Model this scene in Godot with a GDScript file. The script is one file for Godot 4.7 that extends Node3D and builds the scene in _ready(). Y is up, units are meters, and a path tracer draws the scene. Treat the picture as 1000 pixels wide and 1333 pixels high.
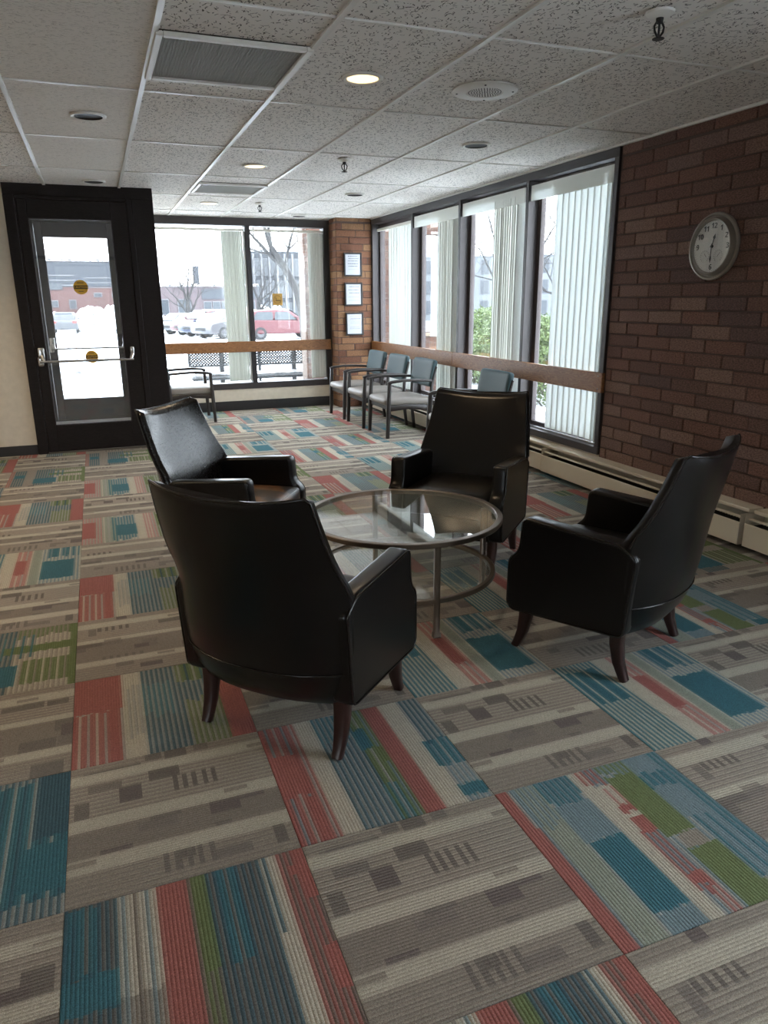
extends Node3D

# ---------------------------------------------------------------- dimensions of the room (metres)
const CEIL := 2.324
const WALL_X := 3.37
const FAR_Z := -9.46
const DOOR_Z := -7.38
const LEFT_X := -4.6
const BACK_Z := 3.4
const TILE := 0.567

var rng := RandomNumberGenerator.new()
var M := {}
var cache := {}
var used_names := {}

# ================================================================= helpers
func lin(r: float, g: float, b: float) -> Color:
	return Color(r, g, b)

func mat(c: Color, rough := 0.7, metal := 0.0, spec := 0.5) -> StandardMaterial3D:
	var m := StandardMaterial3D.new()
	m.albedo_color = c
	m.roughness = rough
	m.metallic = metal
	m.metallic_specular = spec
	return m

func numbered(n: String) -> String:
	if not used_names.has(n):
		used_names[n] = 0
		return n
	used_names[n] += 1
	return "%s_%03d" % [n, used_names[n]]

func thing(called: String, label: String, category: String, at := Vector3.ZERO, turn := 0.0, group := "") -> Node3D:
	var o := Node3D.new()
	o.name = numbered(called)
	add_child(o)
	o.position = at
	o.rotation.y = turn
	o.set_meta("label", label)
	o.set_meta("category", category)
	if group != "":
		o.set_meta("group", group)
	return o

func structure(called: String, at := Vector3.ZERO, label := "", category := "") -> Node3D:
	var o := Node3D.new()
	o.name = called
	add_child(o)
	o.position = at
	o.set_meta("kind", "structure")
	if label != "":
		o.set_meta("label", label)
		o.set_meta("category", category)
	return o

func part(parent: Node, called: String, mesh: Mesh, m: Material, at := Vector3.ZERO, rot := Vector3.ZERO) -> MeshInstance3D:
	var o := MeshInstance3D.new()
	o.name = called
	o.mesh = mesh
	o.material_override = m
	parent.add_child(o, true)
	o.position = at
	o.rotation = rot
	return o

func tri(st: SurfaceTool, a: Vector3, b: Vector3, c: Vector3) -> void:
	st.add_vertex(a); st.add_vertex(b); st.add_vertex(c)

func quad(st: SurfaceTool, a: Vector3, b: Vector3, c: Vector3, d: Vector3) -> void:
	tri(st, a, b, c)
	tri(st, a, c, d)

func begin(smooth := true) -> SurfaceTool:
	var st := SurfaceTool.new()
	st.begin(Mesh.PRIMITIVE_TRIANGLES)
	st.set_smooth_group(0 if smooth else -1)
	return st

func done(st: SurfaceTool) -> ArrayMesh:
	st.generate_normals()
	return st.commit()

# a box with chamfered edges, 44 triangles
func bbox(st: SurfaceTool, c: Vector3, s: Vector3, b: float, basis := Basis.IDENTITY) -> void:
	var h := s * 0.5
	b = minf(b, minf(h.x, minf(h.y, h.z)) * 0.9)
	var P := {}
	for sx in [-1, 1]:
		for sy in [-1, 1]:
			for sz in [-1, 1]:
				var k := Vector3(sx, sy, sz)
				P[[sx, sy, sz, 0]] = c + basis * (k * Vector3(h.x, h.y - b, h.z - b))
				P[[sx, sy, sz, 1]] = c + basis * (k * Vector3(h.x - b, h.y, h.z - b))
				P[[sx, sy, sz, 2]] = c + basis * (k * Vector3(h.x - b, h.y - b, h.z))
	var face := func(a: Vector3, b2: Vector3, c2: Vector3, d: Vector3) -> void:
		var n := (b2 - a).cross(c2 - a)
		if n.dot((a + b2 + c2 + d) * 0.25 - c) > 0:
			quad(st, a, d, c2, b2)
		else:
			quad(st, a, b2, c2, d)
	for s1 in [-1, 1]:
		face.call(P[[s1, -1, -1, 0]], P[[s1, 1, -1, 0]], P[[s1, 1, 1, 0]], P[[s1, -1, 1, 0]])
		face.call(P[[-1, s1, -1, 1]], P[[1, s1, -1, 1]], P[[1, s1, 1, 1]], P[[-1, s1, 1, 1]])
		face.call(P[[-1, -1, s1, 2]], P[[1, -1, s1, 2]], P[[1, 1, s1, 2]], P[[-1, 1, s1, 2]])
		for s2 in [-1, 1]:
			face.call(P[[s1, s2, -1, 0]], P[[s1, s2, 1, 0]], P[[s1, s2, 1, 1]], P[[s1, s2, -1, 1]])
			face.call(P[[s1, -1, s2, 0]], P[[s1, 1, s2, 0]], P[[s1, 1, s2, 2]], P[[s1, -1, s2, 2]])
			face.call(P[[-1, s1, s2, 1]], P[[1, s1, s2, 1]], P[[1, s1, s2, 2]], P[[-1, s1, s2, 2]])
			for s3 in [-1, 1]:
				var a: Vector3 = P[[s1, s2, s3, 0]]
				var b3: Vector3 = P[[s1, s2, s3, 1]]
				var c3: Vector3 = P[[s1, s2, s3, 2]]
				if (b3 - a).cross(c3 - a).dot(a - c) > 0:
					tri(st, a, c3, b3)
				else:
					tri(st, a, b3, c3)

func box(s: Vector3, b := 0.003) -> ArrayMesh:
	var key := "%.4f %.4f %.4f %.4f" % [s.x, s.y, s.z, b]
	if not cache.has(key):
		var st := begin(false)
		bbox(st, Vector3.ZERO, s, b)
		cache[key] = done(st)
	return cache[key]

# box given by two corners, as a part
func slab(parent: Node, called: String, a: Vector3, b: Vector3, m: Material, bev := 0.003) -> MeshInstance3D:
	var lo := Vector3(minf(a.x, b.x), minf(a.y, b.y), minf(a.z, b.z))
	var hi := Vector3(maxf(a.x, b.x), maxf(a.y, b.y), maxf(a.z, b.z))
	return part(parent, called, box(hi - lo, bev), m, (lo + hi) * 0.5)

# rings of equal point counts joined into a skin; ring loops run counter-clockwise seen from the end they grow towards
func loft(st: SurfaceTool, rings: Array, cap0 := true, cap1 := true, closed := true) -> void:
	for i in rings.size() - 1:
		var A: PackedVector3Array = rings[i]
		var B: PackedVector3Array = rings[i + 1]
		var n := A.size()
		for k in (n if closed else n - 1):
			var k2 := (k + 1) % n
			quad(st, A[k], B[k], B[k2], A[k2])
	if cap0:
		fan(st, rings[0], false)
	if cap1:
		fan(st, rings[-1], true)

func fan(st: SurfaceTool, r: PackedVector3Array, front: bool) -> void:
	var flat := PackedVector2Array()
	var n := Vector3.ZERO
	for k in r.size():
		n += r[k].cross(r[(k + 1) % r.size()])
	n = n.normalized()
	var u := (r[1] - r[0]).normalized()
	if u.length() < 0.5:
		u = n.cross(Vector3(0.3, 0.8, 0.5)).normalized()
	var v := n.cross(u)
	for p in r:
		flat.append(Vector2(p.dot(u), p.dot(v)))
	var idx := Geometry2D.triangulate_polygon(flat)
	if idx.is_empty():
		var mid := Vector3.ZERO
		for p in r:
			mid += p / r.size()
		st.set_smooth_group(-1)
		for k in r.size():
			if front:
				tri(st, mid, r[(k + 1) % r.size()], r[k])
			else:
				tri(st, mid, r[k], r[(k + 1) % r.size()])
		st.set_smooth_group(0)
		return
	st.set_smooth_group(-1)
	for t in range(0, idx.size(), 3):
		var a := r[idx[t]]
		var b := r[idx[t + 1]]
		var c := r[idx[t + 2]]
		var up := (b - a).cross(c - a).dot(n) > 0
		if up == front:
			tri(st, a, c, b)
		else:
			tri(st, a, b, c)
	st.set_smooth_group(0)

func circle(c: Vector3, axis: Vector3, r: float, seg: int, start := Vector3.ZERO) -> PackedVector3Array:
	axis = axis.normalized()
	var u := start
	if u == Vector3.ZERO:
		u = axis.cross(Vector3.UP if absf(axis.y) < 0.9 else Vector3.RIGHT)
	u = (u - axis * u.dot(axis)).normalized()
	var v := axis.cross(u)
	var out := PackedVector3Array()
	for k in seg:
		var a := TAU * k / seg
		out.append(c + (u * cos(a) + v * sin(a)) * r)
	return out

func tube(st: SurfaceTool, pts: Array, rad, seg := 8, closed := false) -> void:
	var rings := []
	var u := Vector3.ZERO
	for i in pts.size():
		var d: Vector3
		if closed:
			d = pts[(i + 1) % pts.size()] - pts[(i - 1 + pts.size()) % pts.size()]
		elif i == 0:
			d = pts[1] - pts[0]
		elif i == pts.size() - 1:
			d = pts[i] - pts[i - 1]
		else:
			d = pts[i + 1] - pts[i - 1]
		var r: float = rad[i] if rad is Array else rad
		if u == Vector3.ZERO:
			u = d.cross(Vector3.UP if absf(d.normalized().y) < 0.9 else Vector3.RIGHT)
		u = (u - d.normalized() * u.dot(d.normalized())).normalized()
		rings.append(circle(pts[i], d, r, seg, u))
	if closed:
		rings.append(rings[0])
	loft(st, rings, not closed, not closed)

# bar with a rectangular section (chamfered corners) along a path; side gives the direction of the width
func bar(st: SurfaceTool, pts: Array, ws: Array, ds: Array, side: Vector3) -> void:
	var rings := []
	for i in pts.size():
		var d: Vector3 = (pts[mini(i + 1, pts.size() - 1)] - pts[maxi(i - 1, 0)]).normalized()
		var s := (side - d * side.dot(d)).normalized()
		var t := d.cross(s)
		var w: float = ws[i] * 0.5
		var h: float = ds[i] * 0.5
		var c := minf(w, h) * 0.3
		var ring := PackedVector3Array()
		for q in [[w, h - c], [w - c, h], [-w + c, h], [-w, h - c], [-w, -h + c], [-w + c, -h], [w - c, -h], [w, -h + c]]:
			ring.append(pts[i] + s * q[0] + t * q[1])
		rings.append(ring)
	loft(st, rings)

func lathe(profile: Array, seg := 32) -> ArrayMesh:   # profile of Vector2(radius, y), from bottom to top for an outward skin
	var st := begin()
	var group := 1
	for i in profile.size() - 1:
		if i > 0:
			var d0: Vector2 = (profile[i] - profile[i - 1]).normalized()
			var d1: Vector2 = (profile[i + 1] - profile[i]).normalized()
			if d0.dot(d1) < 0.8:
				group += 1
		st.set_smooth_group(group)
		var p: Vector2 = profile[i]
		var q: Vector2 = profile[i + 1]
		for k in seg:
			var a := -TAU * k / seg
			var b := -TAU * (k + 1) / seg
			var A := Vector3(cos(a) * p.x, p.y, sin(a) * p.x)
			var B := Vector3(cos(b) * p.x, p.y, sin(b) * p.x)
			var C := Vector3(cos(b) * q.x, q.y, sin(b) * q.x)
			var D := Vector3(cos(a) * q.x, q.y, sin(a) * q.x)
			if p.x > 1e-6 and q.x > 1e-6:
				quad(st, A, D, C, B)
			elif q.x > 1e-6:
				tri(st, A, D, C)
			elif p.x > 1e-6:
				tri(st, A, D, B)
	st.generate_normals()
	return st.commit()

func round_poly(pts: Array, radii: Array, seg := 5) -> PackedVector2Array:
	var out := PackedVector2Array()
	var n := pts.size()
	for i in n:
		var p: Vector2 = pts[i]
		var a: Vector2 = (pts[(i - 1 + n) % n] - p)
		var b: Vector2 = (pts[(i + 1) % n] - p)
		var r: float = radii[i]
		if r <= 0.0:
			out.append(p)
			continue
		var ra := minf(r, a.length() * 0.49)
		var rb := minf(r, b.length() * 0.49)
		var p0 := p + a.normalized() * ra
		var p1 := p + b.normalized() * rb
		for k in seg + 1:
			var t := float(k) / seg
			out.append(p0 * (1 - t) * (1 - t) + p * 2 * t * (1 - t) + p1 * t * t)
	return out

func inset(poly: PackedVector2Array, d: float) -> PackedVector2Array:
	var n := poly.size()
	var out := PackedVector2Array()
	var ccw := not Geometry2D.is_polygon_clockwise(poly)
	for i in n:
		var e0 := (poly[i] - poly[(i - 1 + n) % n]).normalized()
		var e1 := (poly[(i + 1) % n] - poly[i]).normalized()
		var n0 := Vector2(-e0.y, e0.x)
		var n1 := Vector2(-e1.y, e1.x)
		var m := (n0 + n1)
		m = m / maxf(m.length_squared() * 0.5, 0.6)
		out.append(poly[i] + m * d * (1.0 if ccw else -1.0))
	return out

# polygon in the (z, y) plane carried along x from x0 to x1 with rounded rims
func extrude_x(st: SurfaceTool, poly: PackedVector2Array, x0: float, x1: float, bev: float, steps := 3) -> void:
	var rings := []
	var ins := []
	for k in steps + 1:
		var a := PI * 0.5 * k / steps
		ins.append([bev * (1 - cos(PI * 0.5 - a)), bev * (1 - sin(PI * 0.5 - a)) ])
	var lay := []
	for k in steps + 1:
		var a := PI * 0.5 * k / steps
		lay.append([x0 + bev * (1 - cos(a)), bev * (1 - sin(a))])
	for k in range(steps, -1, -1):
		var a := PI * 0.5 * k / steps
		lay.append([x1 - bev * (1 - cos(a)), bev * (1 - sin(a))])
	var clockwise := Geometry2D.is_polygon_clockwise(poly)
	for l in lay:
		var p := inset(poly, l[1])
		var ring := PackedVector3Array()
		for q in p:
			ring.append(Vector3(l[0], q.y, q.x))
		# seen from +x the (z,y) plane has z to the left
		if not clockwise:
			ring.reverse()
		rings.append(ring)
	loft(st, rings)

# box with rounded edges and a domed top
func rbox(s: Vector3, r: float, n := 8, dome := 0.0, front_dome := 0.0) -> ArrayMesh:
	var st := begin()
	var h := s * 0.5
	var inner := h - Vector3.ONE * r
	var ts := []
	for i in n + 1:
		ts.append(-cos(PI * i / n))
	var place := func(p: Vector3) -> Vector3:
		var q := Vector3(clampf(p.x * h.x, -inner.x, inner.x), clampf(p.y * h.y, -inner.y, inner.y), clampf(p.z * h.z, -inner.z, inner.z))
		var d := p * h - q
		var o := q + (d.normalized() * r if d.length() > 1e-6 else Vector3.ZERO)
		if p.y > 0.0:
			o.y += dome * (1 - pow(absf(p.x), 3)) * (1 - pow(absf(p.z), 3)) * p.y
		if p.z > 0.0:
			o.z += front_dome * (1 - p.x * p.x) * (1 - p.y * p.y) * p.z
		return o
	for f in 6:
		for i in n:
			for j in n:
				var c := []
				for q in [[i, j], [i + 1, j], [i + 1, j + 1], [i, j + 1]]:
					var u: float = ts[q[0]]
					var v: float = ts[q[1]]
					var p: Vector3 = [Vector3(1, v, -u), Vector3(-1, v, u), Vector3(u, 1, -v), Vector3(u, -1, v), Vector3(u, v, 1), Vector3(-u, v, -1)][f]
					c.append(place.call(p))
				quad(st, c[0], c[3], c[2], c[1])
	return done(st)

func text_mesh(t: String, height: float, depth := 0.002) -> TextMesh:
	var f := SystemFont.new()
	f.font_names = PackedStringArray(["Droid Sans"])
	f.font_weight = 700
	var m := TextMesh.new()
	m.text = t
	m.font = f
	m.font_size = 48
	m.pixel_size = height / 48.0
	m.depth = depth
	m.curve_step = 2.0
	return m

# ----------------------------------------------------------------- computed textures
func tex(im: Image) -> ImageTexture:
	return ImageTexture.create_from_image(im)

func noise_image(size: int, freq: float, oct := 4, sd := 1, type := FastNoiseLite.TYPE_SIMPLEX_SMOOTH) -> Image:
	var n := FastNoiseLite.new()
	n.seed = sd
	n.noise_type = type
	n.frequency = freq
	n.fractal_octaves = oct
	return n.get_seamless_image(size, size)

# grey noise mapped between two colours
func tint_image(src: Image, a: Color, b: Color, lo := 0.0, hi := 1.0) -> Image:
	var w := src.get_width()
	var h := src.get_height()
	src.convert(Image.FORMAT_L8)
	var d := src.get_data()
	var out := PackedByteArray()
	out.resize(w * h * 3)
	for i in w * h:
		var t := clampf((d[i] / 255.0 - lo) / (hi - lo), 0.0, 1.0)
		out[i * 3] = int(255.0 * lerpf(a.r, b.r, t))
		out[i * 3 + 1] = int(255.0 * lerpf(a.g, b.g, t))
		out[i * 3 + 2] = int(255.0 * lerpf(a.b, b.b, t))
	return Image.create_from_data(w, h, false, Image.FORMAT_RGB8, out)

func wood_image(a: Color, b: Color, sd: int) -> Image:
	var n := FastNoiseLite.new()
	n.seed = sd
	n.frequency = 0.012
	n.fractal_octaves = 3
	var w := 512
	var h := 128
	var im := Image.create(w, h, false, Image.FORMAT_RGB8)
	for y in h:
		for x in w:
			var q := n.get_noise_2d(x * 0.35, y * 1.2) * 9.0 + y * 0.14
			var g := 0.5 + 0.5 * sin(q * 2.2)
			var f := n.get_noise_2d(x * 1.5, y * 40.0) * 0.5 + 0.5
			im.set_pixel(x, y, a.lerp(b, clampf(g * 0.55 + f * 0.5, 0, 1)))
	return im

# ================================================================= carpet
var RIBS := 64
var SEGS := 128
func carpet(cmds: Array, base: Array, sd: int) -> StandardMaterial3D:
	var r := RandomNumberGenerator.new()
	r.seed = sd
	var grid := PackedColorArray()
	grid.resize(RIBS * SEGS)
	for i in RIBS:
		for s in SEGS:
			grid[i * SEGS + s] = base[i % base.size()]
	for c in cmds:
		var u0 := int(round(c[0] * RIBS))
		var u1 := int(round(c[1] * RIBS))
		for i in range(u0, mini(u1, RIBS)):
			var m: int = c[5]
			if m == 1 and i % 2 == 1:
				continue
			if m == 2 and i % 3 == 2:
				continue
			if m == 3 and r.randf() < 0.45:
				continue
			if m == 4 and i % 4 > 0:
				continue
			var j0 := int(clampf(c[2] + r.randf_range(-0.012, 0.012) if c[2] > 0 else 0.0, 0, 1) * SEGS)
			var j1 := int(clampf(c[3] + r.randf_range(-0.012, 0.012) if c[3] < 1 else 1.0, 0, 1) * SEGS)
			if m == 5:
				j0 = int(c[2] * SEGS)
				j1 = int(c[3] * SEGS)
			if m == 1 or m == 3:
				if c[2] > 0: j0 = clampi(j0 + r.randi_range(-4, 4), 0, SEGS)
				if c[3] < 1: j1 = clampi(j1 + r.randi_range(-5, 5), 0, SEGS)
			for s in range(j0, j1):
				grid[i * SEGS + s] = c[4]
	var soft := grid.duplicate()
	for i in RIBS:
		var i0 := maxi(i - 1, 0) * SEGS
		var i1 := mini(i + 1, RIBS - 1) * SEGS
		for s in SEGS:
			soft[i * SEGS + s] = grid[i * SEGS + s] * 0.76 + (grid[i0 + s] + grid[i1 + s]) * 0.12
	grid = soft
	var N := 576
	var bytes := PackedByteArray()
	bytes.resize(N * N * 3)
	var lut := PackedFloat32Array()
	for k in 4099:
		lut.append(r.randf_range(0.74, 1.16))
	var at := 0
	var k2 := 0
	for y in N:
		var s := y * SEGS / N
		for x in N:
			var col := grid[(x * RIBS / N) * SEGS + s]
			k2 = (k2 + 7 + (y & 3)) % 4099
			var f := lut[k2] * 255.0
			bytes[at] = mini(int(col.r * f), 255)
			bytes[at + 1] = mini(int(col.g * f), 255)
			bytes[at + 2] = mini(int(col.b * f), 255)
			at += 3
	var m := mat(Color.WHITE, 0.95, 0.0, 0.2)
	m.albedo_texture = tex(Image.create_from_data(N, N, false, Image.FORMAT_RGB8, bytes))
	m.heightmap_enabled = true
	m.heightmap_texture = M.rib_height
	m.heightmap_scale = 0.16
	m.texture_repeat = true
	return m

func carpet_tile_mesh(w: float, d: float, u0: float, v0: float, u1: float, v1: float, turned: bool) -> ArrayMesh:
	var key := "ct %.3f %.3f %.3f %.3f %.3f %.3f %s" % [w, d, u0, v0, u1, v1, turned]
	if cache.has(key):
		return cache[key]
	var st := begin(false)
	var g := 0.0006
	var h := 0.006
	var b := 0.001
	var x0 := -w / 2 + g
	var x1 := w / 2 - g
	var z0 := -d / 2 + g
	var z1 := d / 2 - g
	var uv := func(p: Vector3) -> Vector2:
		var a := lerpf(u0, u1, (p.x + w / 2) / w)
		var c := lerpf(v0, v1, (p.z + d / 2) / d)
		return Vector2(c, a) if turned else Vector2(a, c)
	var put := func(a: Vector3, b2: Vector3, c: Vector3, d2: Vector3) -> void:
		for p in [a, b2, c, a, c, d2]:
			st.set_uv(uv.call(p))
			st.add_vertex(p)
	var T := [Vector3(x0 + b, 0, z0 + b), Vector3(x1 - b, 0, z0 + b), Vector3(x1 - b, 0, z1 - b), Vector3(x0 + b, 0, z1 - b)]
	var E := [Vector3(x0, -b, z0), Vector3(x1, -b, z0), Vector3(x1, -b, z1), Vector3(x0, -b, z1)]
	var B := [Vector3(x0, -h, z0), Vector3(x1, -h, z0), Vector3(x1, -h, z1), Vector3(x0, -h, z1)]
	put.call(T[0], T[1], T[2], T[3])
	for k in 4:
		var k2 := (k + 1) % 4
		put.call(T[k2], T[k], E[k], E[k2])
		put.call(E[k2], E[k], B[k], B[k2])
	st.generate_normals()
	st.generate_tangents()
	cache[key] = st.commit()
	return cache[key]

# ================================================================= bricks
# fills a rectangle with single bricks: o = lower start corner on the face, ud = direction along the wall, nd = outward normal
func bricks(parent: Node, o: Vector3, ud: Vector3, nd: Vector3, length: float, height: float, mats: Array, sd: int, hole := Rect2(), offset := 0.0) -> int:
	var r := RandomNumberGenerator.new()
	r.seed = sd
	var L := 0.297
	var C := 0.0812
	var j := 0.008
	var count := 0
	var rows := int(ceil(height / C))
	var ang := atan2(-ud.z, ud.x)
	for i in rows:
		var y0 := i * C
		var h := minf(C, height - y0) - j
		if h < 0.02:
			continue
		var u := -fposmod(offset + [0.0, 0.19, 0.08, 0.24, 0.13, 0.03, 0.21][i % 7] + r.randf_range(-0.012, 0.012), L)
		while u < length:
			var a := maxf(u, 0.0)
			var b := minf(u + L, length)
			if b - a > 0.03:
				var spans := [[a, b]]
				if hole.size.x > 0 and y0 + C * 0.5 > hole.position.y and y0 + C * 0.5 < hole.end.y:
					spans = []
					if a < hole.position.x: spans.append([a, minf(b, hole.position.x)])
					if b > hole.end.x: spans.append([maxf(a, hole.end.x), b])
				for sp in spans:
					var w: float = sp[1] - sp[0] - j
					if w < 0.02:
						continue
					w = round(w * 100) / 100.0
					var proud := r.randf_range(-0.0015, 0.003)
					part(parent, "brick", box(Vector3(w, h, 0.05), 0.004), mats[r.randi() % mats.size()],
						o + ud * ((sp[0] + sp[1]) * 0.5) + Vector3.UP * (y0 + C * 0.5) + nd * (proud - 0.025),
						Vector3(r.randf_range(-0.006, 0.006), ang, r.randf_range(-0.004, 0.004)))
					count += 1
			u += L
	return count

# ================================================================= armchair (local: +z forward)
var arm_meshes := {}
func build_armchair_meshes() -> void:
	# side panel with arm: (z, y)
	var side := round_poly([Vector2(-0.235, 0.19), Vector2(0.225, 0.175), Vector2(0.252, 0.2), Vector2(0.25, 0.395), Vector2(0.205, 0.43), Vector2(0.195, 0.565), Vector2(-0.2, 0.54), Vector2(-0.262, 0.50)],
		[0.03, 0.02, 0.02, 0.03, 0.035, 0.03, 0.02, 0.02])
	var st := begin()
	extrude_x(st, side, -0.037, 0.037, 0.014)
	arm_meshes.arm = done(st)
	# piping round the outer edge of the arm
	st = begin()
	var pp := []
	for q in inset(side, 0.006):
		pp.append(Vector3(0.036, q.y, q.x))
	tube(st, pp, 0.0042, 6, true)
	arm_meshes.arm_piping = done(st)
	# the curved shell of the back: y, half width, z at edge, z at rear centre, inner z at centre
	var lv := [
		[0.165, 0.235, -0.19, -0.235, -0.10], [0.185, 0.268, -0.2, -0.268, -0.12], [0.23, 0.295, -0.212, -0.300, -0.15],
		[0.30, 0.308, -0.222, -0.326, -0.17], [0.40, 0.313, -0.228, -0.346, -0.195], [0.48, 0.313, -0.230, -0.358, -0.213],
		[0.535, 0.312, -0.234, -0.366, -0.227], [0.575, 0.306, -0.252, -0.372, -0.240], [0.62, 0.299, -0.280, -0.380, -0.257],
		[0.67, 0.291, -0.306, -0.389, -0.278], [0.73, 0.282, -0.331, -0.400, -0.306], [0.79, 0.274, -0.353, -0.412, -0.336],
		[0.83, 0.269, -0.366, -0.420, -0.357], [0.845, 0.266, -0.371, -0.423, -0.366], [0.856, 0.258, -0.378, -0.420, -0.378]]
	var rings := []
	var NU := 18
	for l in lv:
		var ring := PackedVector3Array()
		var top: bool = l[0] > 0.85
		for k in NU + 1:
			var u := -1.0 + 2.0 * k / NU
			var e := sin(u * PI * 0.5)
			var z: float = l[3] + (l[2] - l[3]) * pow(absf(e), 2.6)
			ring.append(Vector3(e * l[1], l[0], z))
		for k in NU + 1:
			var u := 1.0 - 2.0 * k / NU
			var e := sin(u * PI * 0.5)
			var ze: float = l[2] + (0.012 if top else 0.038)
			var zc: float = l[4] - (0.012 if top else 0.0)
			var z: float = zc + (ze - zc) * pow(absf(e), 3.0)
			ring.append(Vector3(e * (l[1] - 0.008), l[0] , z))
		rings.append(ring)
	for i in rings.size():
		var rise := 0.022 * smoothstep(0.60, 0.84, lv[i][0])
		for k in rings[i].size():
			var q: Vector3 = rings[i][k]
			q.y += rise * (pow(absf(q.x) / lv[i][1], 2.2) - 0.55)
			rings[i][k] = q
		rings[i].reverse()
	st = begin()
	loft(st, rings)
	arm_meshes.back = done(st)
	# piping along both edges and over the top, and the seam low on the outside of the back
	var edge := []
	for i in range(6, lv.size() - 1):
		edge.append(Vector3(-lv[i][1] - 0.001, lv[i][0] + 0.0099 * smoothstep(0.60, 0.84, lv[i][0]), lv[i][2] + 0.004))
	var tl = lv[-1]
	for k in 13:
		var u := -0.97 + 1.94 * k / 12.0
		var e := sin(u * PI * 0.5)
		edge.append(Vector3(e * tl[1], tl[0] + 0.001 + 0.022 * (pow(absf(e), 2.2) - 0.55), tl[3] + (tl[2] - tl[3]) * pow(absf(e), 2.6) - 0.001))
	for i in range(lv.size() - 2, 5, -1):
		edge.append(Vector3(lv[i][1] + 0.001, lv[i][0] + 0.0099 * smoothstep(0.60, 0.84, lv[i][0]), lv[i][2] + 0.004))
	st = begin()
	tube(st, edge, 0.0048, 6)
	arm_meshes.back_piping = done(st)
	var seam := []
	for k in 17:
		var u := -1.0 + 2.0 * k / 16.0
		var e := sin(u * PI * 0.5)
		var l = lv[3]
		seam.append(Vector3(e * (l[1] + 0.0015), l[0] + 0.002, l[3] + (l[2] - l[3]) * pow(absf(e), 2.6) - 0.0015))
	st = begin()
	tube(st, seam, 0.0035, 6)
	arm_meshes.seam = done(st)
	arm_meshes.seat = rbox(Vector3(0.468, 0.125, 0.47), 0.022, 10, 0.02, 0.01)
	arm_meshes.base = rbox(Vector3(0.50, 0.13, 0.44), 0.015, 4)
	# seat piping
	st = begin()
	var sp := []
	for q in round_poly([Vector2(-0.222, -0.2), Vector2(0.222, -0.2), Vector2(0.222, 0.228), Vector2(-0.222, 0.228)], [0.02, 0.02, 0.02, 0.02]):
		sp.append(Vector3(q.x, 0, q.y))
	tube(st, sp, 0.0042, 6, true)
	arm_meshes.seat_piping = done(st)
	# sabre legs
	st = begin()
	bar(st, [Vector3(0, 0.2, 0), Vector3(0, 0.14, 0.002), Vector3(0, 0.07, 0.014), Vector3(0, 0.02, 0.034), Vector3(0, 0.0, 0.044)], [0.05, 0.047, 0.04, 0.033, 0.031], [0.05, 0.046, 0.038, 0.031, 0.029], Vector3.RIGHT)
	arm_meshes.leg = done(st)

func make_armchair(label: String, at: Vector3, turn: float, worn: bool) -> Node3D:
	var t := thing("armchair", label, "armchair", at, turn, "black vinyl armchairs around the glass table")
	var back := part(t, "backrest", arm_meshes.back, M.vinyl_crackled if worn else M.vinyl)
	part(back, "piping", arm_meshes.back_piping, M.vinyl_edge)
	part(back, "seam", arm_meshes.seam, M.vinyl_edge)
	for s in [-1, 1]:
		var a := part(t, "armrest", arm_meshes.arm, M.vinyl, Vector3(s * 0.274, 0, 0))
		part(a, "piping", arm_meshes.arm_piping, M.vinyl_edge, Vector3.ZERO, Vector3(0, 0, 0))
		if s < 0:
			a.get_child(0).position.x = -0.072
	var seat := part(t, "seat_cushion", arm_meshes.seat, M.vinyl_worn if worn else M.vinyl, Vector3(0, 0.345, 0.014))
	if worn:
		seat.set_meta("label", "seat cushion with vinyl worn to tan")
	part(seat, "piping", arm_meshes.seat_piping, M.vinyl_edge, Vector3(0, 0.052, 0))
	part(t, "seat_base", arm_meshes.base, M.vinyl, Vector3(0, 0.235, 0.015))
	for s in [-1, 1]:
		part(t, "leg", arm_meshes.leg, M.leg_wood, Vector3(s * 0.25, 0, 0.19))
		part(t, "leg", arm_meshes.leg, M.leg_wood, Vector3(s * 0.25, 0, -0.188), Vector3(0, PI, 0))
	return t

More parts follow.
